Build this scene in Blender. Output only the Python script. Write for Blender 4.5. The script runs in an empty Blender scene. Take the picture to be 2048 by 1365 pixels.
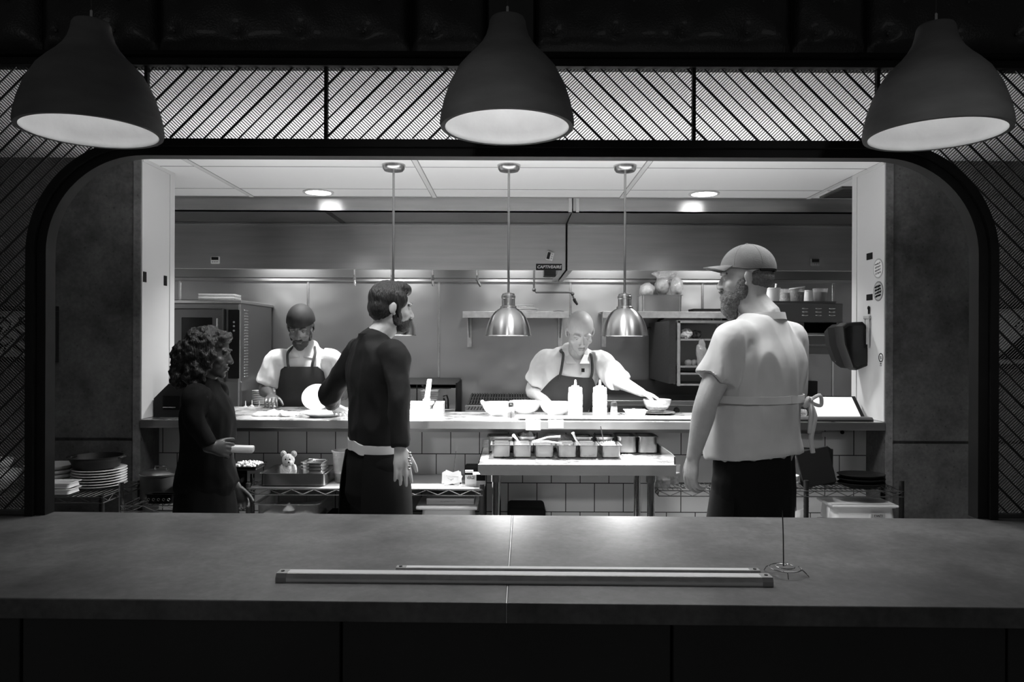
import bpy, bmesh, math, random
from mathutils import Vector, Matrix, noise
from math import pi, sin, cos, radians as R

random.seed(7)
SC = bpy.context.scene
COL = SC.collection

# ------------------------------------------------------------------ camera
F, CX, CY, EYE = 1490.0, 1024.0, 682.5, 1.5          # focal length in px of a 2048x1365 frame
ROLL = R(0.22)
cam_d = bpy.data.cameras.new('camera')
cam = bpy.data.objects.new('camera', cam_d)
COL.objects.link(cam)
cam.location = (0, 0, EYE)
cam.rotation_euler = (Matrix.Rotation(R(90), 3, 'X') @ Matrix.Rotation(ROLL, 3, 'Z')).to_euler()
cam_d.sensor_width = 36.0
cam_d.lens = 36.0 * F / 2048.0
cam_d.clip_start = 0.05
SC.camera = cam

SC.view_settings.view_transform = 'Standard'
SC.view_settings.look = 'None'
SC.view_settings.exposure = 0.0
SC.view_settings.gamma = 1.0
SC.view_settings.use_curve_mapping = False
SC.cycles.max_bounces = 8
SC.cycles.diffuse_bounces = 4
SC.cycles.glossy_bounces = 4
SC.cycles.transmission_bounces = 6
SC.cycles.transparent_max_bounces = 8
SC.cycles.sample_clamp_indirect = 4.0
SC.cycles.use_denoising = True

# ------------------------------------------------------------------ world: dim dining room around the bar
W = bpy.data.worlds.new('world')
SC.world = W
W.use_nodes = True
W.node_tree.nodes['Background'].inputs[0].default_value = (1, 1, 1, 1)
W.node_tree.nodes['Background'].inputs[1].default_value = 0.035


def at(x, y, Y):
    """world point seen at photo pixel (x, y) at distance Y from the camera plane"""
    dx, dy = x - CX, CY - y
    c, s = cos(ROLL), sin(ROLL)
    return Vector(((dx * c - dy * s) * Y / F, Y, EYE + (dx * s + dy * c) * Y / F))


def light(name, kind, loc, energy, size=0.1, rot=(0, 0, 0), **kw):
    d = bpy.data.lights.new(name, kind)
    d.energy = energy
    if kind == 'AREA':
        d.shape = kw.pop('shape', 'DISK')
        d.size = size
        if 'size_y' in kw:
            d.size_y = kw.pop('size_y')
    else:
        d.shadow_soft_size = size
    for k, v in kw.items():
        setattr(d, k, v)
    o = bpy.data.objects.new(name, d)
    COL.objects.link(o)
    o.location = loc
    o.rotation_euler = rot
    return o


CEIL = 2.477
DOWNLIGHTS = [(-1.277, 4.90), (1.26, 4.90)]
for (lx, ly) in DOWNLIGHTS:
    light('downlight_lamp', 'AREA', (lx, ly, CEIL - 0.012), 22, 0.15, spread=R(115))
# fluorescent fixtures under the exhaust hood
for lx in (-2.2, -1.15, 0.0, 0.85, 1.9):
    light('hood_lamp', 'AREA', (lx, 6.15, 2.33), 12, 0.5, shape='RECTANGLE', size_y=0.12)
# area lamps added out of sight past the jambs to fill the kitchen
for lx, e in ((-2.7, 11), (2.75, 8)):
    light('kitchen_fill', 'AREA', (lx, 4.65, CEIL - 0.012), e, 0.15, spread=R(115))
# passage downlights between the bar and the pass
for lx, e in ((-0.9, 7), (0.30, 14), (1.35, 7)):
    light('passage_lamp', 'AREA', (lx, 3.1, CEIL - 0.01), e, 0.45, spread=R(120))
# added area lamp without fixture, standing in for bounce on the passage ceiling
light('bounce_fill', 'AREA', (0, 3.5, 1.95), 12, 3.4, rot=(pi, 0, 0), shape='RECTANGLE', size_y=0.5)
# unseen spots added behind the camera to brighten the capped man and tiles
for src, dst, e, ang in (((0.95, -1.0, 2.75), (1.05, 3.2, 1.30), 115, 25), ((-0.5, -1.0, 2.75), (-0.05, 4.1, 0.95), 110, 26)):
    d_ = Vector(dst) - Vector(src)
    light('fill_spot', 'SPOT', src, e, 0.10, rot=d_.to_track_quat('-Z', 'Y').to_euler(), spot_size=R(ang), spot_blend=1.0)
light('front_fill', 'POINT', (-2.2, -1.2, 2.0), 11, 0.5)  # unseen point lamps added as front fill for counter edge and pendants
light('front_fill', 'POINT', (1.6, -1.6, 2.0), 9, 0.5)
HEAT_W, PEND_W = 150.0, 0.20


# ------------------------------------------------------------------ materials (a black and white picture: greys only)
def mat(name, g, rough=0.6, metal=0.0, var=0.0, scale=6.0, bump=0.0, bscale=None, stretch=(1, 1, 1), spec=0.5,
        rvar=0.0, alpha=1.0, trans=0.0, emit=0.0, detail=4.0, sheen=0.0, coat=0.0, aniso=0.0, arot=0.25, bdist=0.01):
    m = bpy.data.materials.new(name)
    m.use_nodes = True
    nt = m.node_tree
    b = nt.nodes['Principled BSDF']
    b.inputs['Base Color'].default_value = (g, g, g, 1)
    b.inputs['Roughness'].default_value = rough
    b.inputs['Metallic'].default_value = metal
    b.inputs['Specular IOR Level'].default_value = spec
    b.inputs['Transmission Weight'].default_value = trans
    b.inputs['Alpha'].default_value = alpha
    b.inputs['Sheen Weight'].default_value = sheen
    b.inputs['Coat Weight'].default_value = coat
    if aniso:
        tg = nt.nodes.new('ShaderNodeTangent')
        tg.direction_type = 'RADIAL'
        tg.axis = 'Z'
        nt.links.new(tg.outputs[0], b.inputs['Tangent'])
        b.inputs['Anisotropic'].default_value = aniso
        b.inputs['Anisotropic Rotation'].default_value = arot
    if emit:
        b.inputs['Emission Color'].default_value = (1, 1, 1, 1)
        b.inputs['Emission Strength'].default_value = emit
    if var or bump or rvar:
        tc = nt.nodes.new('ShaderNodeTexCoord')
        mp = nt.nodes.new('ShaderNodeMapping')
        mp.inputs['Scale'].default_value = stretch
        nt.links.new(tc.outputs['Object'], mp.inputs[0])
        n = nt.nodes.new('ShaderNodeTexNoise')
        n.inputs['Scale'].default_value = scale
        n.inputs['Detail'].default_value = detail
        nt.links.new(mp.outputs[0], n.inputs['Vector'])
        if var:
            r = nt.nodes.new('ShaderNodeMapRange')
            r.inputs['From Min'].default_value = 0.25
            r.inputs['From Max'].default_value = 0.75
            r.inputs['To Min'].default_value = max(0, g * (1 - var))
            r.inputs['To Max'].default_value = min(1, g * (1 + var))
            nt.links.new(n.outputs['Fac'], r.inputs[0])
            nt.links.new(r.outputs[0], b.inputs['Base Color'])
        if rvar:
            r2 = nt.nodes.new('ShaderNodeMapRange')
            r2.inputs['From Min'].default_value = 0.25
            r2.inputs['From Max'].default_value = 0.75
            r2.inputs['To Min'].default_value = max(0.02, rough - rvar)
            r2.inputs['To Max'].default_value = min(1, rough + rvar)
            nt.links.new(n.outputs['Fac'], r2.inputs[0])
            nt.links.new(r2.outputs[0], b.inputs['Roughness'])
        if bump:
            n2 = n
            if bscale:
                n2 = nt.nodes.new('ShaderNodeTexNoise')
                n2.inputs['Scale'].default_value = bscale
                n2.inputs['Detail'].default_value = detail
                nt.links.new(mp.outputs[0], n2.inputs['Vector'])
            bp = nt.nodes.new('ShaderNodeBump')
            bp.inputs['Strength'].default_value = bump
            bp.inputs['Distance'].default_value = bdist
            nt.links.new(n2.outputs['Fac'], bp.inputs['Height'])
            nt.links.new(bp.outputs[0], b.inputs['Normal'])
    return m


def concrete(name, g, contrast=0.55, pits=0.35, rough=0.75):
    """cast concrete: cloudy patches, fine grain and small dark pits"""
    m = mat(name, g, rough)
    nt = m.node_tree
    b = nt.nodes['Principled BSDF']
    tc = nt.nodes.new('ShaderNodeTexCoord')
    a = nt.nodes.new('ShaderNodeTexNoise'); a.inputs['Scale'].default_value = 2.6; a.inputs['Detail'].default_value = 8; a.inputs['Roughness'].default_value = 0.68
    c = nt.nodes.new('ShaderNodeTexNoise'); c.inputs['Scale'].default_value = 55; c.inputs['Detail'].default_value = 5
    v = nt.nodes.new('ShaderNodeTexVoronoi'); v.inputs['Scale'].default_value = 26; v.inputs['Randomness'].default_value = 1
    for n in (a, c, v):
        nt.links.new(tc.outputs['Object'], n.inputs['Vector'])
    r1 = nt.nodes.new('ShaderNodeMapRange'); r1.inputs[1].default_value = 0.3; r1.inputs[2].default_value = 0.7
    r1.inputs[3].default_value = g * (1 - contrast); r1.inputs[4].default_value = g * (1 + contrast)
    nt.links.new(a.outputs['Fac'], r1.inputs[0])
    r2 = nt.nodes.new('ShaderNodeMapRange'); r2.inputs[1].default_value = 0.3; r2.inputs[2].default_value = 0.7
    r2.inputs[3].default_value = 0.82; r2.inputs[4].default_value = 1.18
    nt.links.new(c.outputs['Fac'], r2.inputs[0])
    r3 = nt.nodes.new('ShaderNodeMapRange'); r3.inputs[1].default_value = 0.05; r3.inputs[2].default_value = 0.16
    r3.inputs[3].default_value = 1 - pits; r3.inputs[4].default_value = 1
    nt.links.new(v.outputs['Distance'], r3.inputs[0])
    m1 = nt.nodes.new('ShaderNodeMath'); m1.operation = 'MULTIPLY'
    m2 = nt.nodes.new('ShaderNodeMath'); m2.operation = 'MULTIPLY'
    nt.links.new(r1.outputs[0], m1.inputs[0]); nt.links.new(r2.outputs[0], m1.inputs[1])
    nt.links.new(m1.outputs[0], m2.inputs[0]); nt.links.new(r3.outputs[0], m2.inputs[1])
    nt.links.new(m2.outputs[0], b.inputs['Base Color'])
    bp = nt.nodes.new('ShaderNodeBump'); bp.inputs['Strength'].default_value = 0.25; bp.inputs['Distance'].default_value = 0.006
    nt.links.new(m2.outputs[0], bp.inputs['Height']); nt.links.new(bp.outputs[0], b.inputs['Normal'])
    return m


def tiles(name, g, grout, x0, z0, w, h):
    """glazed square wall tiles in running bond on a wall facing the camera"""
    m = mat(name, g, 0.22)
    nt = m.node_tree
    b = nt.nodes['Principled BSDF']
    tc = nt.nodes.new('ShaderNodeTexCoord')
    sp = nt.nodes.new('ShaderNodeSeparateXYZ')
    cb = nt.nodes.new('ShaderNodeCombineXYZ')
    nt.links.new(tc.outputs['Object'], sp.inputs[0])
    ax = nt.nodes.new('ShaderNodeMath'); ax.operation = 'ADD'; ax.inputs[1].default_value = -x0 + 60 * w
    az = nt.nodes.new('ShaderNodeMath'); az.operation = 'ADD'; az.inputs[1].default_value = -z0 + 20 * h
    nt.links.new(sp.outputs['X'], ax.inputs[0]); nt.links.new(sp.outputs['Z'], az.inputs[0])
    nt.links.new(ax.outputs[0], cb.inputs[0]); nt.links.new(az.outputs[0], cb.inputs[1])
    br = nt.nodes.new('ShaderNodeTexBrick')
    br.offset = 0.5
    br.inputs['Color1'].default_value = (g, g, g, 1)
    br.inputs['Color2'].default_value = (g * 0.9, g * 0.9, g * 0.9, 1)
    br.inputs['Mortar'].default_value = (grout, grout, grout, 1)
    br.inputs['Scale'].default_value = 1.0
    br.inputs['Mortar Size'].default_value = 0.0026
    br.inputs['Mortar Smooth'].default_value = 0.1
    br.inputs['Brick Width'].default_value = w
    br.inputs['Row Height'].default_value = h
    nt.links.new(cb.outputs[0], br.inputs['Vector'])
    nt.links.new(br.outputs['Color'], b.inputs['Base Color'])
    r = nt.nodes.new('ShaderNodeMapRange')
    r.inputs[3].default_value = 0.2; r.inputs[4].default_value = 0.9
    nt.links.new(br.outputs['Fac'], r.inputs[0]); nt.links.new(r.outputs[0], b.inputs['Roughness'])
    bp = nt.nodes.new('ShaderNodeBump'); bp.invert = True
    bp.inputs['Strength'].default_value = 0.4; bp.inputs['Distance'].default_value = 0.004
    nt.links.new(br.outputs['Fac'], bp.inputs['Height']); nt.links.new(bp.outputs[0], b.inputs['Normal'])
    return m


M = dict(
    white=mat('white_paint', 0.62, 0.45),
    tilewhite=mat('ceiling_tile', 0.90, 0.55),
    gridwhite=mat('ceiling_grid_paint', 0.70, 0.5),
    conc=concrete('cast_concrete', 0.085, 0.75, 0.5),
    slab=concrete('counter_concrete', 0.095, 0.62, 0.12, rough=0.42),
    slabedge=mat('counter_edge', 0.21, 0.6, var=0.3, scale=60, bump=0.15),
    panel=mat('dark_panel', 0.016, 0.5, var=0.3, scale=3),
    blacksteel=mat('black_steel', 0.010, 0.6, var=0.3, scale=8, spec=0.2),
    greysteel=mat('dark_steel', 0.045, 0.45),
    wire=mat('blackened_wire', 0.010, 0.5),
    leather=mat('black_leather', 0.010, 0.36, bump=0.25, bscale=160, coat=0.1),
    shade=mat('cement_shade', 0.115, 0.85, var=0.28, scale=5, bump=0.12, bscale=24, stretch=(1, 1, 3), detail=8),
    plaster=mat('white_plaster', 0.80, 0.8, var=0.08, scale=9, bump=0.35, bscale=11, detail=8),
    steel=mat('brushed_steel', 0.58, 0.26, 1.0),
    spun=mat('spun_steel', 0.50, 0.30, 1.0, aniso=0.8),
    shelfliner=mat('shelf_liner', 0.20, 0.5),
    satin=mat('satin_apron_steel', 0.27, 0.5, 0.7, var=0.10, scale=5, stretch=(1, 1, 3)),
    steeldim=mat('satin_steel', 0.36, 0.35, 1.0),
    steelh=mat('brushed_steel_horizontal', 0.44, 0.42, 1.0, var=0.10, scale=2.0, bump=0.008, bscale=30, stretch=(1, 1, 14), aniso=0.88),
    splash=mat('polished_splash_steel', 0.37, 0.36, 1.0, var=0.16, scale=1.1, bump=0.35, bscale=1.3, stretch=(1, 1, 1.3), detail=2.2, aniso=0.4, bdist=0.10),
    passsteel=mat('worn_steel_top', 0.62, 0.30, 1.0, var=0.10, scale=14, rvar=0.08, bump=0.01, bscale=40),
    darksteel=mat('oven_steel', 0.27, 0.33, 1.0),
    chrome=mat('chrome', 0.75, 0.12, 1.0),
    alu=mat('aluminium', 0.62, 0.42, 1.0, var=0.15, scale=30),
    ovendoor=mat('oven_door_steel', 0.16, 0.3, 1.0),
    castiron=mat('cast_iron', 0.012, 0.6, bump=0.2, bscale=60),
    black=mat('black_plastic', 0.009, 0.5, spec=0.22),
    blackgloss=mat('black_gloss', 0.006, 0.16, spec=0.3),
    rubber=mat('matte_black', 0.010, 0.85, spec=0.15),
    china=mat('white_china', 0.82, 0.15),
    chinagrey=mat('ivory_china', 0.62, 0.25),
    plasticw=mat('white_plastic', 0.78, 0.4),
    plasticg=mat('grey_plastic', 0.35, 0.45),
    clear=mat('clear_plastic', 0.85, 0.12, trans=0.85, alpha=0.75),
    frosted=mat('frosted_plastic', 0.75, 0.35, trans=0.45),
    glass=mat('shaker_glass', 0.95, 0.03, trans=1.0),
    paper=mat('paper', 0.80, 0.8),
    papergrey=mat('grey_paper', 0.42, 0.8),
    card=mat('cardboard', 0.30, 0.85),
    salt=mat('salt', 0.85, 0.9, bump=0.2, bscale=300),
    pepper=mat('pepper', 0.12, 0.9, bump=0.4, bscale=200),
    herb=mat('chopped_herbs', 0.16, 0.8, var=0.8, scale=60, bump=0.8, bscale=70),
    food=mat('chopped_food', 0.45, 0.6, var=0.6, scale=70, bump=0.8, bscale=80),
    foodw=mat('pale_food', 0.72, 0.6, var=0.2, scale=50, bump=0.8, bscale=60),
    wrap=mat('plastic_wrap', 0.80, 0.14, trans=0.6, alpha=0.5, bump=0.9, bscale=22, detail=6),
    bread=mat('bread', 0.34, 0.8, var=0.5, scale=24, bump=0.5, bscale=30),
    cloth=mat('white_cloth', 0.60, 0.85, var=0.06, scale=20, bump=0.25, bscale=14),
    clothdim=mat('warm_white_cloth', 0.46, 0.85, var=0.06, scale=14),
    clothblack=mat('black_cloth', 0.012, 0.75, bump=0.2, bscale=18, spec=0.18),
    clothblack2=mat('black_trousers', 0.007, 0.9, spec=0.1),
    apron=mat('dark_apron', 0.014, 0.85, var=0.2, scale=14),
    cap=mat('grey_cap', 0.115, 0.85, var=0.12, scale=30, bump=0.2, bscale=300),
    skinl=mat('light_skin', 0.38, 0.5, var=0.10, scale=24, bump=0.06, bscale=120),
    skind=mat('dark_skin', 0.050, 0.42, var=0.18, scale=20, bump=0.06, bscale=120),
    hair=mat('dark_hair', 0.012, 0.42, var=0.5, scale=40, bump=0.7, bscale=60, stretch=(3, 3, 0.6)),
    beard=mat('beard', 0.10, 0.7, var=0.55, scale=150, bump=0.7, bscale=200),
    beardd=mat('dark_beard', 0.014, 0.7, var=0.4, scale=150, bump=0.6, bscale=200),
    eyew=mat('eye_white', 0.35, 0.3),
    eyed=mat('eye_dark', 0.012, 0.2),
    lip=mat('lip', 0.26, 0.5),
    ink=mat('ink', 0.008, 0.8, spec=0.1),
    inkgrey=mat('grey_ink', 0.16, 0.6),
    plush=mat('plush', 0.55, 0.95, var=0.2, scale=90, bump=0.6, bscale=120, sheen=0.4),
    denim=mat('mid_grey_cloth', 0.12, 0.9),
    lamp=mat('lit_lens', 0.9, 0.5, emit=20.0),
    bulb=mat('lit_bulb', 0.9, 0.5, emit=6.0),
    screen=mat('lit_screen', 0.8, 0.3, emit=0.25),
    tileback=tiles('wall_tile', 0.70, 0.03, -0.0187, 0.6976, 0.1627, 0.1627),
    floor=mat('floor_tile', 0.42, 0.5, var=0.3, scale=3),
)


# ------------------------------------------------------------------ mesh helpers
class MB:
    def __init__(s):
        s.bm = bmesh.new()

    def box(s, x0, x1, y0, y1, z0, z1, bev=0.0, T=None, seg=1):
        vs = [s.bm.verts.new((x, y, z)) for x in (x0, x1) for y in (y0, y1) for z in (z0, z1)]
        q = ((0, 1, 3, 2), (4, 6, 7, 5), (0, 4, 5, 1), (2, 3, 7, 6), (0, 2, 6, 4), (1, 5, 7, 3))
        fs = [s.bm.faces.new([vs[i] for i in f]) for f in q]
        if bev:
            es = list({e for f in fs for e in f.edges})
            r = bmesh.ops.bevel(s.bm, geom=es, offset=bev, segments=seg, profile=0.5, affect='EDGES')
            vs = list({v for f in r['faces'] for v in f.verts} | {v for v in vs if v.is_valid})
        if T is not None:
            for v in vs:
                v.co = T @ v.co
        return s

    def tube(s, pts, r, n=8, closed=False):
        pts = [Vector(p) for p in pts]
        m = len(pts)
        rs = r if isinstance(r, (list, tuple)) else [r] * m
        rings = []
        prev = None
        for i, p in enumerate(pts):
            if closed:
                t = pts[(i + 1) % m] - pts[i - 1]
            else:
                t = pts[min(i + 1, m - 1)] - pts[max(i - 1, 0)]
            t.normalize()
            if prev is None:
                a = Vector((0, 0, 1)) if abs(t.z) < 0.9 else Vector((1, 0, 0))
                u = t.cross(a).normalized()
            else:
                u = (prev - t * prev.dot(t)).normalized()
            prev = u
            w = t.cross(u)
            rings.append([p + (u * cos(2 * pi * k / n) + w * sin(2 * pi * k / n)) * rs[i] for k in range(n)])
        return s.loft(rings, closed=closed)

    def loft(s, rings, closed=False, caps=True, wrap=True):
        n = len(rings[0])
        V = [[s.bm.verts.new(p) for p in r] for r in rings]
        m = len(V)
        for i in range(m if closed else m - 1):
            a, b = V[i], V[(i + 1) % m]
            for k in range(n if wrap else n - 1):
                s.bm.faces.new((a[k], a[(k + 1) % n], b[(k + 1) % n], b[k]))
        if caps and not closed:
            s.bm.faces.new(V[0][::-1])
            s.bm.faces.new(V[-1])
        return s

    def lathe(s, prof, c=(0, 0, 0), n=32, T=None, closed=False):
        c = Vector(c)
        rings = []
        for r, z in prof:
            if r < 1e-6:
                rings.append([s.bm.verts.new(c + Vector((0, 0, z)))])
            else:
                rings.append([s.bm.verts.new(c + Vector((r * cos(2 * pi * k / n), r * sin(2 * pi * k / n), z))) for k in range(n)])
        m = len(rings)
        for i in range(m if closed else m - 1):
            a, b = rings[i], rings[(i + 1) % m]
            if len(a) == 1 and len(b) == 1:
                continue
            for k in range(n):
                j = (k + 1) % n
                if len(a) == 1:
                    s.bm.faces.new((a[0], b[j], b[k]))
                elif len(b) == 1:
                    s.bm.faces.new((a[k], a[j], b[0]))
                else:
                    s.bm.faces.new((a[k], a[j], b[j], b[k]))
        if T is not None:
            for r in rings:
                for v in r:
                    v.co = T @ v.co
        return s

    def prism(s, poly, axis, lo, hi, T=None):
        def P(a, b, t):
            return {'x': (t, a, b), 'y': (a, t, b), 'z': (a, b, t)}[axis]
        A = [s.bm.verts.new(P(a, b, lo)) for a, b in poly]
        B = [s.bm.verts.new(P(a, b, hi)) for a, b in poly]
        n = len(poly)
        s.bm.faces.new(A[::-1]); s.bm.faces.new(B)
        for k in range(n):
            s.bm.faces.new((A[k], A[(k + 1) % n], B[(k + 1) % n], B[k]))
        if T is not None:
            for v in A + B:
                v.co = T @ v.co
        return s

    def ell(s, c, r, T=None, u=16, v=10):
        c = Vector(c)
        r = (r, r, r) if isinstance(r, (int, float)) else r
        prof = [(sin(pi * i / v), -cos(pi * i / v)) for i in range(v + 1)]
        prof[0] = (0, -1); prof[-1] = (0, 1)
        X = Matrix.Translation(c) @ Matrix.Diagonal((r[0], r[1], r[2], 1))
        if T is not None:
            X = T @ X
        return s.lathe(prof, n=u, T=X)

    def grid(s, fn, nu, nv, wrap=False):
        V = [[s.bm.verts.new(fn(i / nu, j / nv)) for j in range(nv + 1)] for i in range(nu + 1)]
        for i in range(nu):
            for j in range(nv):
                s.bm.faces.new((V[i][j], V[i + 1][j], V[i + 1][j + 1], V[i][j + 1]))
        return s

    def tf(s, T):
        bmesh.ops.transform(s.bm, matrix=T, verts=s.bm.verts)
        return s

    def build(s, name, m, parent=None, smooth=True, ang=38, local=False, recalc=True, origin=None):
        if recalc:
            bmesh.ops.recalc_face_normals(s.bm, faces=s.bm.faces)
        me = bpy.data.meshes.new(name)
        s.bm.to_mesh(me)
        s.bm.free()
        return link_mesh(me, name, m, parent, smooth, ang, local, origin)


def world_off(o):
    v = Vector((0, 0, 0))
    while o is not None:
        v += o.location
        o = o.parent
    return v


def link_mesh(me, name, m, parent=None, smooth=True, ang=38, local=False, origin=None):
    o = bpy.data.objects.new(name, me)
    COL.objects.link(o)
    me.materials.append(M[m] if isinstance(m, str) else m)
    if smooth:
        me.polygons.foreach_set('use_smooth', [True] * len(me.polygons))
        if ang:
            me.set_sharp_from_angle(angle=R(ang))
    if parent is not None:
        o.parent = parent
        if not local:
            me.transform(Matrix.Translation(-world_off(parent)))
    elif not local:
        if origin is None:
            xs = [v.co for v in me.vertices]
            lo = [min(c[i] for c in xs) for i in range(3)]
            hi = [max(c[i] for c in xs) for i in range(3)]
            origin = Vector(((lo[0] + hi[0]) / 2, (lo[1] + hi[1]) / 2, lo[2]))
        me.transform(Matrix.Translation(-Vector(origin)))
        o.location = origin
    me.update()
    return o


def tag(o, label, cat, group=None, kind=None):
    if label:
        o['label'] = label
    if cat:
        o['category'] = cat
    if group:
        o['group'] = group
    if kind:
        o['kind'] = kind
    return o


def thing(name, label, cat, loc=(0, 0, 0), group=None, rz=0.0):
    o = bpy.data.objects.new(name, None)
    COL.objects.link(o)
    o.empty_display_size = 0.05
    o.location = loc
    o.rotation_euler = (0, 0, rz)
    return tag(o, label, cat, group)


def struct(o):
    o['kind'] = 'structure'
    return o


def copy_tree(o, parent=None):
    c = o.copy()
    COL.objects.link(c)
    c.parent = parent
    for ch in list(o.children):
        copy_tree(ch, c)
    return c


def again(src, label, loc, rz=None, group=None, scale=None):
    c = copy_tree(src)
    c.location = loc
    if rz is not None:
        c.rotation_euler = (0, 0, rz)
    if scale:
        c.scale = scale if not isinstance(scale, (int, float)) else (scale,) * 3
    c['label'] = label
    if group:
        c['group'] = group
    return c


def text(s, size, name, m, parent, T, ext=0.0006, align='CENTER', shear=0.0, bold=0.0):
    """lettering as a mesh; T maps the xy plane of the letters into the parent's local space"""
    cu = bpy.data.curves.new(name, 'FONT')
    cu.body = s
    cu.size = size
    cu.align_x = align
    cu.align_y = 'CENTER'
    cu.extrude = ext
    cu.shear = shear
    cu.offset = bold
    cu.resolution_u = 3
    tmp = bpy.data.objects.new(name + '_curve', cu)
    COL.objects.link(tmp)
    dg = bpy.context.evaluated_depsgraph_get()
    me = bpy.data.meshes.new_from_object(tmp.evaluated_get(dg))
    bpy.data.objects.remove(tmp)
    bpy.data.curves.remove(cu)
    me.transform(T)
    me.materials.clear()
    return link_mesh(me, name, m, parent, smooth=False, local=True)



def scribble(name, m, parent, T, w, h, rows, seed, r=0.0006):
    """print too small to read: rows of uneven dashes and hooks in the local xy plane"""
    rnd = random.Random(seed)
    q = MB()
    for j in range(rows):
        y = h * (0.5 - (j + 0.5) / rows)
        x = -w / 2 * rnd.uniform(0.8, 1)
        while x < w / 2 * 0.9:
            l = rnd.uniform(0.3, 0.8) * h / rows
            k = rnd.choice((0, 1, 2))
            a = Vector((x, y - l * 0.45, 0)); b = Vector((x + l * 0.15, y + l * 0.45, 0)); c = Vector((x + l * 0.6, y + (l * 0.3 if k == 1 else -l * 0.4), 0))
            q.tube([T @ p for p in ((a, b, c) if k else (a, b))], r, 5)
            x += l * rnd.uniform(0.7, 1.0)
    return q.build(name, m, parent, local=True)


FACE = Matrix.Rotation(R(90), 4, 'X')      # letters upright, readable from the camera side


def bez(pts, n=8):
    """Catmull-Rom through the points"""
    P = [Vector(p) for p in pts]
    P = [P[0] * 2 - P[1]] + P + [P[-1] * 2 - P[-2]]
    out = []
    for i in range(1, len(P) - 2):
        a, b, c, d = P[i - 1:i + 3]
        for k in range(n):
            t = k / n
            out.append(0.5 * ((2 * b) + (c - a) * t + (2 * a - 5 * b + 4 * c - d) * t * t + (3 * b - a - 3 * c + d) * t ** 3))
    out.append(P[-2].copy())
    return out

# ================================================================== the setting
WY, WB = 4.0, 4.36          # concrete wall: front and back faces
LX, RX = -1.992, 2.003      # service opening
KY = 6.8                    # kitchen back wall

for side, x0, x1 in (('left', -4.6, LX), ('right', RX, 4.6)):
    b = MB()
    b.box(x0, x1, WY, WB, 0, 0.955)
    b.box(x0, x1, WY + 0.012, WB, 0.955, 0.972)
    b.box(x0, x1, WY, WB, 0.972, CEIL)
    w = struct(b.build('wall_' + side, 'conc', smooth=False))
    ex = x1 if side == 'left' else x0
    s = 1 if side == 'left' else -1
    # white lining of the opening
    j = MB()
    j.box(min(ex, ex + s * 0.006), max(ex, ex + s * 0.006), WY - 0.002, WB + 0.01, 1.074, CEIL)
    j.build('jamb_lining', 'white', w, smooth=False)
    t = MB()
    t.box(min(ex + s * 0.006, ex + s * 0.010), max(ex + s * 0.006, ex + s * 0.010), WB - 0.045, WB + 0.012, 1.074, CEIL)
    t.box(min(ex + s * 0.006, ex + s * 0.010), max(ex + s * 0.006, ex + s * 0.010), WY, WB - 0.045, CEIL - 0.02, CEIL)
    t.build('corner_bead', 'white', w, smooth=False)
    # strip of render along the wall edge
    e = MB()
    e.box(min(ex - s * 0.04, ex - s * 0.002), max(ex - s * 0.04, ex - s * 0.002), WY - 0.006, WY + 0.004, 0.0, CEIL)
    e.build('edge_strip', concrete('edge_render', 0.15, 0.7, 0.5), w, smooth=False)

b = MB().box(-2.0, 2.01, 4.21, 4.36, 0, 1.03)
struct(b.build('wall_front', 'tileback', smooth=False, origin=(0, 0, 0)))
b = MB()
b.box(-3.35, 3.6, KY, KY + 0.1, 0, 3.0)
wr = struct(b.build('wall_rear', 'splash', smooth=False, origin=(0, KY, 0)))
for px in (360, 616, 878, 1141, 1405, 1666):
    X = at(px, 600, KY).x
    s_ = MB().box(X - 0.011, X + 0.011, KY - 0.006, KY + 0.001, 0.9, 2.04, bev=0.002)
    s_.build('seam_strip', 'steel', wr, smooth=False)
s_ = MB().box(-3.3, 3.6, KY - 0.04, KY + 0.001, 2.036, 2.068, bev=0.003)
s_.build('ledge_strip', 'steelh', wr, smooth=False)
b = MB().box(-3.35, -3.25, WB, KY, 0, 3.0)
struct(b.build('wall_kitchen_left', 'white', smooth=False))
b = MB().box(3.5, 3.6, WB, KY, 0, 3.0)
struct(b.build('wall_kitchen_right', 'white', smooth=False))
b = MB().box(-4.6, 4.6, -2.5, KY, -0.08, 0)
struct(b.build('floor', 'floor', smooth=False, origin=(0, 0, 0)))

# ceiling: lay-in panels over the passage and the kitchen
GX = [-1.773, -0.531, 0.742, 2.01, 3.27, -3.03]
GYs = [2.97, 3.58, 4.19, 4.80]
b = MB()
b.box(-4.6, 4.6, 2.575, 5.085, CEIL, CEIL + 0.03)
ce = struct(b.build('ceiling', 'tilewhite', smooth=False))
g = MB()
for x in GX:
    g.box(x - 0.013, x + 0.013, 4.02, 5.07, CEIL - 0.003, CEIL + 0.001)
g.build('ceiling_grid', 'gridwhite', ce, smooth=False)
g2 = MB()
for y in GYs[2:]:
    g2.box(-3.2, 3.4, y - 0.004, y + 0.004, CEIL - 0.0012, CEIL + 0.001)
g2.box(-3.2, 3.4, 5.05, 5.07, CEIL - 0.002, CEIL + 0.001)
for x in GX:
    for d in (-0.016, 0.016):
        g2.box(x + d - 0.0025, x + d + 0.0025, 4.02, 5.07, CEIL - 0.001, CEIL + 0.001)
g2.build('ceiling_joint', mat('joint_grey', 0.22, 0.8), ce, smooth=False)  # dark grey lines along the ceiling joints
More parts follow.
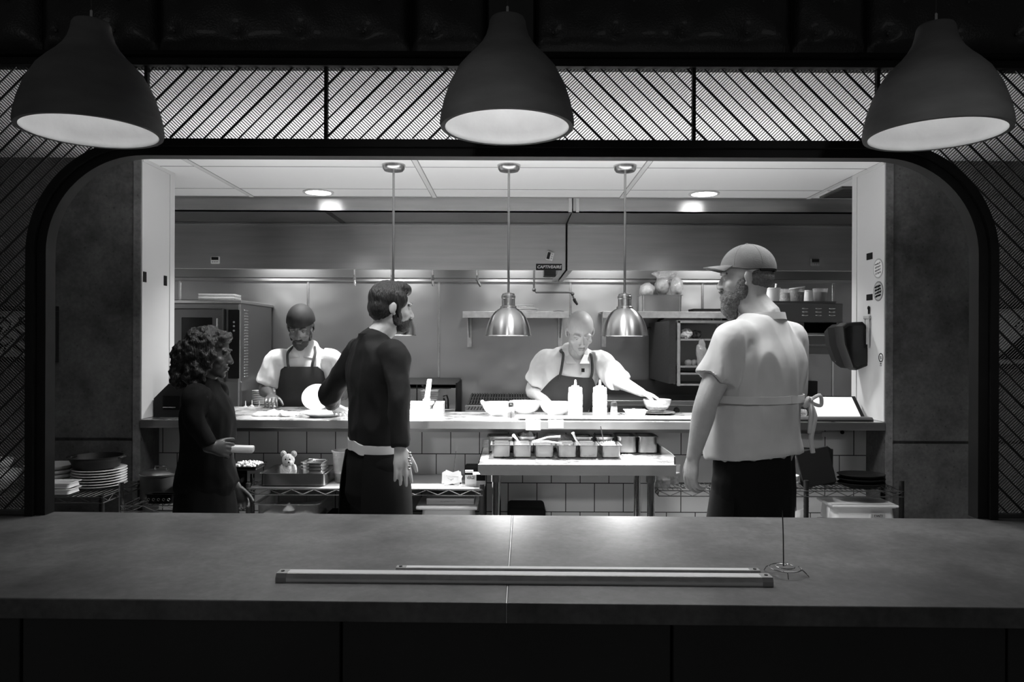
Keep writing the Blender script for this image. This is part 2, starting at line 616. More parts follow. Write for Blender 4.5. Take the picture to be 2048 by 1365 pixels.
# return air grille at the right end of the kitchen ceiling
v = thing('air_vent', 'dark louvred air grille in the white ceiling above the right jamb', 'vent', (2.45, 4.83, CEIL - 0.012))
q = MB()
for x0, x1, y0, y1 in ((2.06, 3.2, 4.66, 4.68), (2.06, 3.2, 4.98, 5.0), (2.06, 2.08, 4.68, 4.98), (3.18, 3.2, 4.68, 4.98)):
    q.box(x0, x1, y0, y1, CEIL - 0.012, CEIL)
q.build('vent_frame', 'greysteel', v, smooth=False)
q = MB()
for k in range(14):
    y = 4.69 + k * 0.021
    q.box(2.08, 3.18, y, y + 0.008, CEIL - 0.010, CEIL)
q.build('louvre', 'greysteel', v, smooth=False)
q = MB().box(2.08, 3.18, 4.68, 4.98, CEIL - 0.003, CEIL)
q.build('backing', 'rubber', v, smooth=False)

for (lx, ly), lab in zip(DOWNLIGHTS, ('round recessed ceiling light above the left pair of kitchen wall panels', 'round recessed ceiling light on the right, near the air grille')):
    d = thing('downlight', lab, 'ceiling light', (lx, ly, CEIL - 0.008), 'recessed lights in the kitchen ceiling')
    MB().lathe([(0.082, 0), (0.100, 0), (0.100, 0.008), (0.082, 0.008)], (lx, ly, CEIL - 0.008), 40, closed=True).build('trim_ring', 'white', d)
    MB().lathe([(0, 0.003), (0.082, 0.003), (0.082, 0.008), (0, 0.008)], (lx, ly, CEIL - 0.008), 40).build('lens', 'lamp', d)

# ================================================================== bulkhead over the bar with tufted panels
b = MB().box(-4.6, 4.6, 2.50, 2.575, 2.46, 3.2)
struct(b.build('beam', 'rubber', smooth=False))


def tufted(x0, x1, label, nbt):
    y0 = 2.50
    z0, z1 = 2.472, 2.95
    w = x1 - x0
    btn = []
    for row in range(4):
        z = z0 + 0.055 + row * 0.105
        off = 0.25 if row % 2 else 0.0
        for k in range(nbt + 1):
            u = (k + 0.28 + off * 2 * 0.5) / nbt
            if 0.04 < u < 0.97:
                btn.append((x0 + u * w, z))
    nu, nv = max(12, int(w / 0.012)), 40

    def fn(u, v):
        x = x0 + u * w; z = z0 + v * (z1 - z0)
        e = min(u * w, (1 - u) * w, v * (z1 - z0), (1 - v) * (z1 - z0))
        d = 0.045 * (1 - math.exp(-e / 0.022))
        for bx, bz in btn:
            r = math.hypot(x - bx, z - bz)
            d -= 0.024 * math.exp(-r / 0.020)
        d += 0.004 * noise.noise(Vector((x * 14, z * 14, 3)))
        return Vector((x, y0 - max(d, 0.001), z))
    t = thing('upholstered_panel', label, 'wall panel', ((x0 + x1) / 2, y0, z0), 'tufted panels over the bar')
    MB().grid(fn, nu, nv).build('padding', 'leather', t, ang=0)
    for bx, bz in btn:
        if bz < 2.72:
            MB().ell((bx, y0 - 0.026, bz), (0.006, 0.004, 0.006), u=10, v=6).build('button', 'greysteel', t)


UP = 2.46


def ux(px):
    return (px - CX) * UP / F


tufted(ux(-60), ux(68), 'black tufted leather panel at the far left, cut by the frame edge', 1)
tufted(ux(71), ux(303), 'black tufted leather panel hanging above the left concrete pendant', 2)
tufted(ux(306), ux(814), 'wide black tufted leather panel between the left and middle pendants', 4)
tufted(ux(818), ux(971), 'narrow black tufted leather panel just left of the middle pendant neck', 1)
tufted(ux(1068), ux(1588), 'wide black tufted leather panel between the middle and right pendants', 4)
tufted(ux(1592), ux(1738), 'narrow black tufted leather panel just left of the right pendant neck', 1)
tufted(ux(1742), ux(2130), 'black tufted leather panel behind the right pendant neck at the frame edge', 3)
tag(MB().box(ux(974), ux(1065), 2.478, 2.5, 2.472, 2.95, bev=0.002).build('flat_panel', mat('dark_board', 0.02, 0.5), smooth=False),
    'plain dark board between tufted panels, behind the middle pendant neck', 'wall panel')

# ================================================================== arched screen standing on the bar counter
SY = 2.55
fr = thing('arched_screen', 'black steel wire screen with a wide rounded arch standing on the bar', 'screen', (0, SY, 0.9))
IX, OX, IZ, OZ, IR, OR_ = 1.588, 1.648, 2.128, 2.182, 0.330, 0.390


def arch(xh, zt, r, n=20, zb=0.9):
    p = [(-xh, zb)]
    for k in range(n + 1):
        a = pi - (pi / 2) * k / n
        p.append((-xh + r + r * cos(a), zt - r + r * sin(a)))
    for k in range(n + 1):
        a = pi / 2 - (pi / 2) * k / n
        p.append((xh - r + r * cos(a), zt - r + r * sin(a)))
    p.append((xh, zb))
    return p


b = MB()
a_in, a_out = arch(IX, IZ, IR), arch(OX, OZ, OR_)
rings = []
for (xi, zi), (xo, zo) in zip(a_in, a_out):
    xm, zm = xo + (xi - xo) * 0.46, zo + (zi - zo) * 0.46
    rings.append([Vector((xo, SY - 0.03, zo)), Vector((xm, SY - 0.03, zm)), Vector((xm, SY - 0.014, zm)), Vector((xi, SY - 0.014, zi)),
                  Vector((xi, SY + 0.04, zi)), Vector((xo, SY + 0.04, zo))])
b.loft(rings)
b.build('arch_frame', 'blacksteel', fr, ang=30)
b = MB().box(-2.92, 2.92, SY - 0.03, SY + 0.03, 2.432, 2.458, bev=0.003)
b.build('top_rail', 'blacksteel', fr, smooth=False)
for s in (-1, 1):
    b = MB().box(min(s * 2.92, s * OX), max(s * 2.92, s * OX), SY - 0.02, SY + 0.02, 0.902, 0.918, bev=0.002)
    b.build('bottom_rail', 'greysteel', fr, smooth=False)
POSTS = [-1.251, -0.638, -0.012, 0.618, 1.246]
ztop = CEIL - 0.002


def outside(x, z, g=0.004):
    if z > ztop or z < 0.915:
        return False
    ax = abs(x)
    if z > OZ + g or ax > OX + g:
        return True
    cx, cz = OX - OR_, OZ - OR_
    if ax > cx and z > cz:
        return math.hypot(ax - cx, z - cz) > OR_ + g
    return False


for x in POSTS:
    zb = OZ
    while not outside(x, zb) and zb < 2.45:
        zb += 0.005
    zb = 2.178
    if abs(x) > OX - OR_:
        zb = OZ - OR_ + math.sqrt(max(0, OR_ ** 2 - (abs(x) - (OX - OR_)) ** 2)) - 0.004
    MB().box(x - 0.0055, x + 0.0055, SY - 0.012, SY + 0.006, zb, 2.436).build('post', 'blacksteel', fr, smooth=False)


def bars(mb, x0, x1, slope, spacing, width, depth, yoff, phase=0.0, every=0, heavy=0.0):
    """parallel bars z = slope*(x - c), clipped to the screen area between x0 and x1"""
    L = math.hypot(1, slope)
    nx, nz = -slope / L, 1 / L
    cs = []
    for x in (x0, x1):
        for z in (0.9, 2.48):
            cs.append(x - z / slope)
    k0, k1 = int(math.floor((min(cs) - phase) / spacing)), int(math.ceil((max(cs) - phase) / spacing))
    for k in range(k0, k1 + 1):
        c = phase + k * spacing
        w = heavy if every and k % every == 0 else width
        st = 0.006
        n = int((x1 - x0) / st)
        run = None
        for i in range(n + 2):
            x = min(x0 + i * st, x1)
            z = slope * (x - c)
            ok = i <= n and outside(x, z)
            if ok and run is None:
                run = x
            if not ok and run is not None:
                a, e = run, x
                za, ze = slope * (a - c), slope * (e - c)
                if e - a > 0.004:
                    h = w / 2
                    p = [(a + nx * h, za + nz * h), (e + nx * h, ze + nz * h), (e - nx * h, ze - nz * h), (a - nx * h, za - nz * h)]
                    mb.prism(p, 'y', SY + yoff - depth / 2, SY + yoff + depth / 2)
                run = None


edges = [-2.9] + POSTS + [2.9]
for i in range(6):
    s = 1 if i < 3 else -1
    b = MB()
    bars(b, edges[i], edges[i + 1], -0.95 * s, 0.0118, 0.0027, 0.002, 0.004)
    bars(b, edges[i], edges[i + 1], 1.0 * s, 0.0592, 0.0042, 0.004, 0.0, phase=0.01, every=3, heavy=0.0072)
    b.build('wire_panel', 'wire', fr, smooth=False, recalc=False)

# ================================================================== bar counter
ROT = R(-0.95)
bar = thing('bar_counter', 'long polished concrete bar counter across the foreground', 'counter', (0, 2.11, 0), rz=ROT)
b = MB()
YF, YB = -0.405, 0.455
b.box(-3.2, -0.0045, YF, YB, 0.852, 0.9, bev=0.003, seg=2)
b.build('left_slab', 'slab', bar, smooth=False, local=True)['label'] = 'left concrete slab'
b = MB()
b.box(-0.003, 3.2, YF, YB, 0.852, 0.9, bev=0.003, seg=2)
b.build('right_slab', 'slab', bar, smooth=False, local=True)['label'] = 'right concrete slab'
b = MB().box(-0.0046, -0.0029, YF + 0.002, YB, 0.853, 0.8988)
b.build('joint', 'alu', bar, smooth=False, local=True)
for x0, x1 in ((-2.3, -1.155), (-1.147, -0.395), (-0.389, 0.378), (0.384, 1.15), (1.156, 2.3)):
    b = MB().box(x0, x1, YF + 0.035, YF + 0.06, 0.05, 0.852, bev=0.002)
    b.build('front_panel', 'panel', bar, smooth=False, local=True)
b = MB().box(-2.3, 2.3, YF + 0.06, YF + 0.1, 0.0, 0.852)
b.box(-2.3, 2.3, YB - 0.08, YB - 0.06, 0.0, 0.852)
b.build('carcass', 'rubber', bar, smooth=False, local=True)

# two aluminium light bars lying on the counter
def lightbar(label, p0, p1, w, h):
    a, c = Vector(p0), Vector(p1)
    d = c - a
    t = thing('light_bar', label, 'light bar', (a + c) / 2, 'aluminium light bars on the counter', rz=math.atan2(d.y, d.x))
    L = d.length / 2
    prof = [(-w / 2, 0), (w / 2, 0), (w / 2, h * 0.55), (w * 0.36, h), (-w * 0.36, h), (-w / 2, h * 0.55)]
    q = MB().prism(prof, 'x', -L + 0.026, L - 0.026)
    q.build('channel', 'alu', t, smooth=False, local=True)
    q = MB().box(-L + 0.026, L - 0.026, -w / 2 - 0.0006, -w / 2, h * 0.12, h * 0.42)
    q.box(-L + 0.026, L - 0.026, -w * 0.3, w * 0.3, h, h + 0.0006)
    q.build('diffuser', 'plasticw', t, smooth=False, local=True)
    for s in (-1, 1):
        x0, x1 = sorted((s * L, s * (L - 0.026)))
        q = MB().prism([(y * 1.03, z * 1.03 - 0.0) for y, z in prof], 'x', x0, x1)
        e = q.build('end_cap', 'plasticg', t, smooth=False, local=True)
        q = MB().lathe([(0, 0), (0.0045, 0), (0.0045, 0.0015), (0, 0.0015)], (s * (L - 0.011), 0, h * 1.03), 12)
        q.build('screw', 'black', e, local=True)


def ontop(x, y):
    Y = 0.6 * F / (y - CY)
    p = at(x, y, Y)
    p.z = 0.9
    return p


lightbar('longer aluminium light bar with grey end caps, nearest on the counter', ontop(557, 1161), ontop(1541, 1166), 0.046, 0.020)
lightbar('shorter aluminium light bar lying behind the longer one', ontop(793, 1144), ontop(1518, 1147), 0.03, 0.012)

# ticket spike on the counter
c = ontop(1567, 1147)
sp = thing('ticket_spike', 'wire ticket spike with coiled base standing alone on the bar counter', 'ticket spike', c)
b = MB()
pts = []
for k in range(64):
    a = k / 63 * 2 * pi * 1.95 + 0.6
    r = 0.012 + 0.031 * k / 63
    pts.append(c + Vector((r * cos(a) * 1.05, r * sin(a) * 1.05, 0.022 - 0.006 * (k / 63))))
pts += [c + Vector((0.05, -0.022, 0.008)), c + Vector((0.054, -0.030, 0.0018))]
b.tube([c + Vector((0, 0, 0.022)), c + Vector((0.006, 0.004, 0.022))] + pts, 0.0016, 8)
b.build('coil_base', 'chrome', sp)
for a in (2.5, 4.6):
    b = MB()
    b.tube([c + Vector((0.034 * cos(a), 0.034 * sin(a), 0.018)), c + Vector((0.044 * cos(a), 0.044 * sin(a), 0.012)), c + Vector((0.05 * cos(a), 0.05 * sin(a), 0.0016))], 0.0015, 8)
    b.build('foot', 'chrome', sp)
b = MB().tube([c + Vector((0, 0, 0.021)), c + Vector((-0.001, 0, 0.10)), c + Vector((-0.003, 0, 0.152)), c + Vector((-0.0035, 0, 0.166))], [0.0016, 0.0016, 0.0014, 0.0003], 8)
b.build('spike', 'greysteel', sp)

# ================================================================== the three concrete pendants over the counter
PY = 2.1


def pendant(px, rim_y, label, first=None):
    p = at(px, rim_y, PY)
    zr = p.z
    if first is not None:
        return again(first, label, (p.x, PY, zr))
    t = thing('pendant_lamp', label, 'pendant lamp', (p.x, PY, zr), 'concrete pendants over the bar')
    k = PY / F
    out = [(132, 0), (134, 8), (132, 25), (126.5, 50), (115, 85), (97, 119), (80, 139), (65, 154), (52, 170), (43, 186), (38, 203), (36, 216), (33, 222), (10, 224)]
    prof = [(r * k * 1.0, z * k * 0.99) for r, z in out]
    inn = [(r * k * 0.94 - 0.002, z * k * 0.97 + 0.002) for r, z in out[:-2]]
    q = MB()
    c0 = Vector((0, 0, 0))
    q.lathe([(prof[0][0] - 0.012, 0.0)] + prof + [(0, prof[-1][1])], c0, 64)
    q.build('shade', 'shade', t, local=True, ang=60)
    q = MB()
    inner = [(prof[0][0] - 0.012, 0.0005), (prof[0][0] - 0.014, 0.004)] + [(max(r, 0.02), z) for r, z in inn[1:-3]]
    q.lathe(inner + [(0, inner[-1][1])], c0, 64)
    q.build('plaster_lining', 'plaster', t, local=True, ang=0)
    q = MB().ell((0, 0, 0.20), (0.028, 0.028, 0.035))
    q.build('bulb', 'bulb', t, local=True)
    q = MB().lathe([(0.0045, prof[-1][1] - 0.004), (0.0045, prof[-1][1] + 0.03), (0.0012, prof[-1][1] + 0.034)], c0, 12)
    q.build('cord_grip', 'chrome', t, local=True)
    q = MB().tube([(0, 0, prof[-1][1] + 0.03), (0, 0, 0.75)], 0.0016, 8)
    q.build('cord', 'greysteel', t, local=True)
    return t


pl = pendant(182, 265, 'leftmost concrete pendant lamp with white lining')
pc = pendant(1014, 257, 'middle concrete pendant lamp, with the brightest white lining', pl)
pr = pendant(1871, 271, 'rightmost concrete pendant lamp with white lining', pl)
for o, e in ((pl, 1.0), (pc, 2.3), (pr, 1.0)):
    light('pendant_light', 'POINT', o.location + Vector((0, 0, 0.16)), PEND_W * e, 0.03)


def px(x, Y):
    return (x - CX) * Y / F


def pz(y, Y):
    return EYE + (CY - y) * Y / F


# ================================================================== the pass
PZ = 1.072
pa = thing('pass_counter', 'long stainless steel pass counter filling the service opening', 'counter', (0, 4.0, 0.9))
b = MB()
poly = [(LX + 0.004, 3.985), (RX - 0.004, 3.985), (RX - 0.004, 4.49), (-0.52, 4.49), (-0.52, 4.78), (LX + 0.004, 4.78)]
b.prism(poly, 'z', PZ - 0.006, PZ)
b.build('top', 'passsteel', pa, smooth=False)
b = MB().box(LX + 0.004, RX - 0.004, 3.982, 3.992, PZ - 0.044, PZ - 0.0005, bev=0.003, seg=2)
b.build('front_edge', 'steelh', pa, smooth=False)
b = MB().box(LX + 0.004, RX - 0.004, 3.992, 4.2, PZ - 0.043, PZ - 0.03)
b.build('underside', 'darksteel', pa, smooth=False)
b = MB().box(LX + 0.3, RX - 0.3, 4.195, 4.208, 0.985, 1.03)
b.box(LX + 0.3, RX - 0.3, 4.13, 4.2, 1.024, 1.029)
b.build('support_angle', 'steelh', pa, smooth=False)
b = MB().box(-1.9, -0.56, 4.80, 4.82, 0.0, PZ - 0.04)
b.box(-0.5, 1.9, 4.50, 4.52, 0.0, PZ - 0.04)
b.build('rear_panel', 'steel', pa, smooth=False)


def rail(name, label, x0, x1, Y, tint='alu'):
    t = thing(name, label, 'ticket rail', ((x0 + x1) / 2, Y, PZ), 'ticket rails on the pass')
    q = MB().prism([(Y - 0.02, PZ), (Y + 0.045, PZ), (Y + 0.045, PZ + 0.022), (Y - 0.006, PZ + 0.022), (Y - 0.02, PZ + 0.012)], 'x', x0, x1)
    q.build('rail_body', tint, t, smooth=False)
    q = MB().box(x0 + 0.01, x1 - 0.01, Y - 0.021, Y - 0.016, PZ + 0.002, PZ + 0.007)
    q.build('ticket_slot', 'black', t, smooth=False)


rail('ticket_rail', 'long aluminium ticket rail on the pass in front of the squeeze bottles', px(1036, 4.02), px(1396, 4.02), 4.03)
rail('ticket_rail', 'dark edged ticket rail on the pass in front of the lit tablet', px(1586, 4.02), px(1746, 4.02), 4.03, 'greysteel')
for x0, x1, y1, lab in ((1052, 1082, 861, 'left, longer paper ticket hanging over the pass edge'), (1097, 1128, 857, 'right, shorter paper ticket hanging over the pass edge')):
    Y = 3.978
    b = MB().box(px(x0, Y), px(x1, Y), Y - 0.0012, Y - 0.0004, pz(y1, Y), PZ + 0.004)
    b.box(px(x0, Y), px(x1, Y), Y - 0.0012, 4.008, PZ + 0.0036, PZ + 0.0044)
    tag(b.build('paper_ticket', 'paper', smooth=False), lab, 'ticket', 'tickets on the pass')

# ================================================================== exhaust hoods
def hood(x0, x1, label, endx):
    t = thing('exhaust_hood', label, 'hood', ((x0 + x1) / 2, 5.61, 2.035), 'kitchen exhaust hoods')
    MB().box(x0, x1, 5.61, 5.63, 2.035, 2.40, bev=0.004).build('face', 'steelh', t, smooth=False)
    MB().box(x0, x1, 5.07, 5.085, 2.376, CEIL).build('fascia', 'steelh', t, smooth=False)
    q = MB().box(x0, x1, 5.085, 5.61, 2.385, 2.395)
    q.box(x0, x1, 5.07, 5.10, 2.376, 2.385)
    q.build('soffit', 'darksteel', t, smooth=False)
    MB().box(x0, x1, 5.60, 5.612, 2.372, 2.376).build('soffit_lip', 'steel', t, smooth=False)
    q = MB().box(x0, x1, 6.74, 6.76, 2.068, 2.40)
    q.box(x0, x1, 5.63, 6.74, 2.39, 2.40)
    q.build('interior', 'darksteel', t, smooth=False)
    MB().box(endx - 0.02, endx + 0.02, 5.63, 6.74, 2.037, 2.39).build('end_panel', 'steel', t, smooth=False)
    return t


h1 = hood(-3.24, 0.403, 'left stainless exhaust hood with nameplate at its lower right corner', 0.38)
h2 = hood(0.413, 3.49, 'right stainless exhaust hood behind the man in the cap', 0.436)
MB().box(px(1136, 5.065), px(1143, 5.065), 5.062, 5.07, 2.377, 2.476).build('seam_strip', 'steel', h1, smooth=False)
MB().box(px(1151, 5.065), px(1157, 5.065), 5.062, 5.07, 2.377, 2.476).build('seam_strip', 'steel', h2, smooth=False)
b = MB().box(px(660, 5.3), px(672, 5.3), 5.1, 5.6, 2.3835, 2.3855)
b.build('seam', 'black', h1, smooth=False)
# nameplate on the hood
c = at(1098, 534.5, 5.606)
n = thing('nameplate', 'small dark nameplate with slanted white lettering on the left hood', 'nameplate', c)
w, h = 26 * 5.61 / F, 6.5 * 5.61 / F
MB().box(c.x - w, c.x + w, 5.6065, 5.6095, c.z - h, c.z + h, bev=0.001).build('plate', 'black', n, smooth=False)
text('CAPTIVEAIRE', 0.031, 'lettering', 'paper', n, Matrix.Translation((0, -0.0002, 0)) @ FACE, shear=0.25, bold=0.0006)


def timer(x, y, ang, dark, label):
    c = at(x, y, 5.60)
    t = thing('kitchen_timer', label, 'timer', (c.x, 5.6095, c.z), 'timers on the hoods')
    T = Matrix.Rotation(ang, 4, 'Y')
    MB().box(-0.034, 0.034, -0.016, 0, -0.028, 0.028, bev=0.007, T=T, seg=2).build('case', 'inkgrey' if dark else 'plasticw', t, local=True)
    MB().box(-0.026, 0.026, -0.0175, -0.0155, 0.0, 0.022, T=T).build('display', 'blackgloss', t, local=True, smooth=False)
    for k in (-1, 0, 1):
        MB().lathe([(0, 0), (0.005, 0), (0.005, 0.002), (0, 0.002)], n=12, T=T @ Matrix.Translation((k * 0.016, -0.0155, -0.014)) @ Matrix.Rotation(R(90), 4, 'X')).build('button', 'plasticg', t, local=True)


timer(430.5, 520.5, 0.0, False, 'white kitchen timer on the hood face above the oven')
timer(1630, 525, 0.0, True, 'grey kitchen timer on the right hood face')
timer(1100, 512.5, R(-76), False, 'white kitchen timer stuck sideways above the hood nameplate')

# fire suppression drops, plumbed into the hood
for i, x in enumerate((708.5, 783, 865, 954)):
    Y = 6.3
    c = Vector((px(x, Y), Y, 1.98))
    dp = MB().tube([c + Vector((0, 0, 0.07)), c + Vector((0, 0, 0.41))], 0.009, 10).build('drop_pipe', 'chrome', h1)
    MB().lathe([(0, 0.03), (0.014, 0.03), (0.014, 0.05), (0.010, 0.052), (0.010, 0.075), (0, 0.075)], c, n=12).build('elbow', 'greysteel', dp)
    tip = Vector((0.03, 0, -0.02)) if i == 3 else Vector((0.004, 0, -0.02))
    MB().tube([c + Vector((0, 0, 0.035)), c + Vector((tip[0] * 0.4, 0, 0.01)), c + tip], [0.009, 0.011, 0.011], 10).build('nozzle_tip', 'greysteel' if i == 3 else 'chrome', dp)
Y = 6.45
p = [at(1068, 535, Y), at(1068, 580, Y), at(1072, 585, Y), at(1139, 585, Y), at(1145, 588, Y), at(1148, 598, Y)]
t = MB().tube([p[0] + Vector((0, 0, 0.25))] + p[:1] + p[1:], 0.009, 10).build('pipe_run', 'greysteel', h1)
b = MB()
for q in (p[1], p[4]):
    b.ell(q, 0.017, u=12, v=8)
b.build('fitting', 'greysteel', t)
MB().tube([p[5], at(1150, 603, Y), at(1155, 610, Y)], [0.015, 0.013, 0.009], 10).build('nozzle_tip', 'black', t)
c = at(1104, 547, 6.2)
MB().box(c.x - 0.07, c.x + 0.06, 6.15, 6.3, c.z - 0.025, c.z + 0.34, bev=0.004).build('junction_box', 'black', h1, smooth=False)

# ================================================================== heat lamps over the pass
HY = 4.136


def heat_lamp(x, label, first=None):
    X = px(x, HY)
    if first is not None:
        return again(first, label, (X, HY, 0))
    t = thing('heat_lamp', label, 'heat lamp', (X, HY, 0), 'heat lamps over the pass')
    q = MB().lathe([(0, CEIL - 0.042), (0.012, CEIL - 0.042), (0.052, CEIL - 0.034), (0.060, CEIL - 0.024), (0.0645, CEIL - 0.004), (0.0645, CEIL), (0, CEIL)], n=40)
    q.build('canopy', 'steel', t, local=True)
    zb = pz(672, HY)
    k = HY / F
    q = MB().tube([(0, 0, zb + 85 * k), (0, 0, CEIL - 0.04)], 0.0065, 12)
    q.build('rod', 'steeldim', t, local=True)
    out = [(46, 0), (45.7, 3), (44, 14), (40.5, 26), (35, 38), (27, 48), (20, 53), (16.5, 55), (16.2, 58.5), (13.2, 60), (13.2, 74), (14, 75), (14, 80), (12.4, 81), (12, 84), (5, 86)]
    prof = [(r * k, zb + z * k) for r, z in out] + [(0, zb + 86 * k)]
    inn = [(r * k - 0.002, zb + z * k - 0.0012) for r, z in out[1:8]]
    q = MB().lathe([(inn[0][0], zb + 0.0005)] + prof, n=56)
    q.build('shade', 'spun', t, local=True, ang=30)
    q = MB().lathe([(inn[0][0], zb + 0.0005)] + inn + [(0.02, zb + 57 * k), (0, zb + 57 * k)], n=48)
    q.build('reflector', 'alu', t, local=True)
    q = MB().lathe([(46.2 * k, zb - 0.001), (46.8 * k, zb), (46.2 * k, zb + 0.003)], n=56, closed=True)
    q.build('rim', 'chrome', t, local=True)
    q = MB().lathe([(0, zb + 0.022), (0.03, zb + 0.03), (0.044, zb + 0.055), (0.028, zb + 0.10), (0.014, zb + 0.13), (0, zb + 0.13)], n=24)
    q.build('bulb', 'bulb', t, local=True)
    return t


hl = heat_lamp(786, 'steel heat lamp partly hidden behind the server, the leftmost')
heat_lamp(1016.5, 'middle steel dome heat lamp over the white bowls', hl)
heat_lamp(1249, 'right steel dome heat lamp over the ramekin', hl)
for x in (786, 1016.5, 1249):
    light('heat_light', 'SPOT', (px(x, HY), HY, pz(672, HY) + 0.012), HEAT_W, 0.045, spot_size=R(150), spot_blend=0.5)

# ================================================================== cooking line along the back wall
t = thing('combi_oven', 'tall stainless combi oven at the left end of the kitchen', 'oven', (-2.6, 6.4, 0))
OX0, OX1, OY = -3.05, -2.185, 6.0


def oz(y):
    return pz(y, OY)


def ox(x):
    return px(x, OY)


b = MB().box(OX0, OX1, OY + 0.01, 6.78, 0.95, 1.80, bev=0.012, seg=3)
b.build('body', 'darksteel', t, smooth=False)
MB().box(OX0 - 0.01, OX1 + 0.01, OY - 0.015, 6.79, 1.795, 1.822, bev=0.005, seg=2).build('top_cap', 'steel', t, smooth=False)
MB().box(OX0, ox(483) + 0.002, OY - 0.004, OY + 0.02, 0.95, 1.165, bev=0.004).build('lower_panel', 'darksteel', t, smooth=False)
MB().box(OX1 - 0.018, OX1 - 0.002, OY - 0.01, OY + 0.012, 0.95, 1.79, bev=0.007, seg=3).build('corner_post', 'steel', t, smooth=False)
d = MB().box(ox(349), ox(450), OY - 0.035, OY + 0.005, oz(766), oz(620), bev=0.008, seg=2).build('door', 'ovendoor', t, smooth=False)
MB().box(ox(367), ox(428), OY - 0.038, OY - 0.034, oz(712), oz(638), bev=0.003).build('door_window', 'blackgloss', d, smooth=False)
MB().tube([(ox(442), OY - 0.034, oz(745)), (ox(442), OY - 0.075, oz(742)), (ox(442), OY - 0.075, oz(640)), (ox(442), OY - 0.034, oz(637))], 0.008, 8).build('door_handle', 'chrome', d)
cp = MB().box(ox(457), ox(480), OY - 0.012, OY + 0.012, oz(760), oz(622), bev=0.004).build('control_panel', 'blackgloss', t, smooth=False)
for yy in (647, 655, 664):
    MB().lathe([(0, 0), (0.008, 0), (0.008, 0.004), (0, 0.004)], n=14, T=Matrix.Translation((ox(469), OY - 0.012, oz(yy))) @ Matrix.Rotation(R(90), 4, 'X')).build('button', 'plasticg', cp)
MB().lathe([(0, 0), (0.010, 0), (0.008, 0.012), (0, 0.012)], n=16, T=Matrix.Translation((ox(467), OY - 0.012, oz(726))) @ Matrix.Rotation(R(90), 4, 'X')).build('knob', 'chrome', cp)
b = MB()
for k in range(24):
    z = 1.735 - k * 0.0235
    b.box(OX1 - 0.002, OX1 + 0.007, OY + 0.07, OY + 0.155, z, z + 0.012, bev=0.003)
b.build('louvre', 'steel', t, smooth=False)
MB().box(OX0 + 0.05, OX1 - 0.05, 6.1, 6.7, 0.0, 0.95).build('stand', 'darksteel', t, smooth=False)


def sheet_tray(name, w, dpt, h, m, label, loc, rz=0, grp=None):
    q = MB()
    q.box(-w / 2, w / 2, -dpt / 2, dpt / 2, 0, 0.002)
    r = [(-w / 2, -dpt / 2), (w / 2, -dpt / 2), (w / 2, dpt / 2), (-w / 2, dpt / 2)]
    f = [[(x * s, y * s2, z) for x, y in r] for s, s2, z in ((0.985, 0.985, 0.0), (1.0, 1.0, h), (1.03, 1.035, h), (1.03, 1.035, h - 0.002), (1.004, 1.004, h - 0.002), (0.99, 0.99, -0.0))]
    q.loft([[Vector(p) for p in ring] for ring in f], caps=False)
    o = q.build(name, m, smooth=False, local=True)
    o.location = loc
    o.rotation_euler = (0, 0, rz)
    return tag(o, label, 'tray', grp)


OT = 1.822
sheet_tray('sheet_tray', 0.44, 0.32, 0.012, 'black', 'wide dark tray lying flat on top of the oven', (px(433, 6.4), 6.38, OT), 0.06)
for k, lab in enumerate(('lowest pale tray of the stack on the oven', 'second pale tray from the bottom of the stack on the oven', 'third pale tray up in the stack on the oven', 'topmost pale tray of the stack on the oven')):
    sheet_tray('quarter_tray', 0.29, 0.21, 0.012, 'chinagrey' if k % 2 else 'alu', lab, (px(437, 6.3), 6.33, OT + 0.013 + k * 0.0125), 0.08 + 0.012 * k, 'tray stack on the oven')

# back line tables
def worktable(x0, x1, y0, y1, z, label):
    t = thing('work_table', label, 'table', ((x0 + x1) / 2, (y0 + y1) / 2, 0))
    MB().box(x0, x1, y0, y1, z - 0.04, z, bev=0.004).build('top', 'steel', t, smooth=False)
    for x in (x0 + 0.05, x1 - 0.05):
        for y in (y0 + 0.05, y1 - 0.05):
            MB().tube([(x, y, 0), (x, y, z - 0.04)], 0.02, 12).build('leg', 'steel', t)
    return t


worktable(-2.15, -1.08, 5.95, 6.75, 0.965, 'steel back table between the oven and the fryer, under the plate stacks')

# fryer
t = thing('deep_fryer', 'steel deep fryer with tall back panel beside the chargrill', 'fryer', (-0.75, 6.4, 0))
X0, X1 = -1.05, px(912, 6.2)
MB().box(X0, X1, 6.2, 6.76, 0.0, 0.93, bev=0.005).build('cabinet', 'steel', t, smooth=False)
MB().box(X0, X1, 6.3, 6.74, 0.93, 1.13, bev=0.003).build('back_panel', 'steel', t, smooth=False)
MB().prism([(6.3, 1.13), (6.74, 1.165), (6.74, 1.10), (6.3, 1.10)], 'x', X0, X1 + 0.002).build('flue', 'castiron', t, smooth=False)
MB().box(X1, X1 + 0.012, 6.18, 6.74, 0.3, 1.15).build('side_panel', 'black', t, smooth=False)
MB().box(px(834, 6.29) - 0.004, px(834, 6.29) + 0.004, 6.292, 6.3, 0.93, 1.13).build('seam', 'black', t, smooth=False)
MB().box(X0 + 0.02, X1 - 0.05, 6.29, 6.3, 1.095, 1.103).build('hanger_bar', 'black', t, smooth=False)


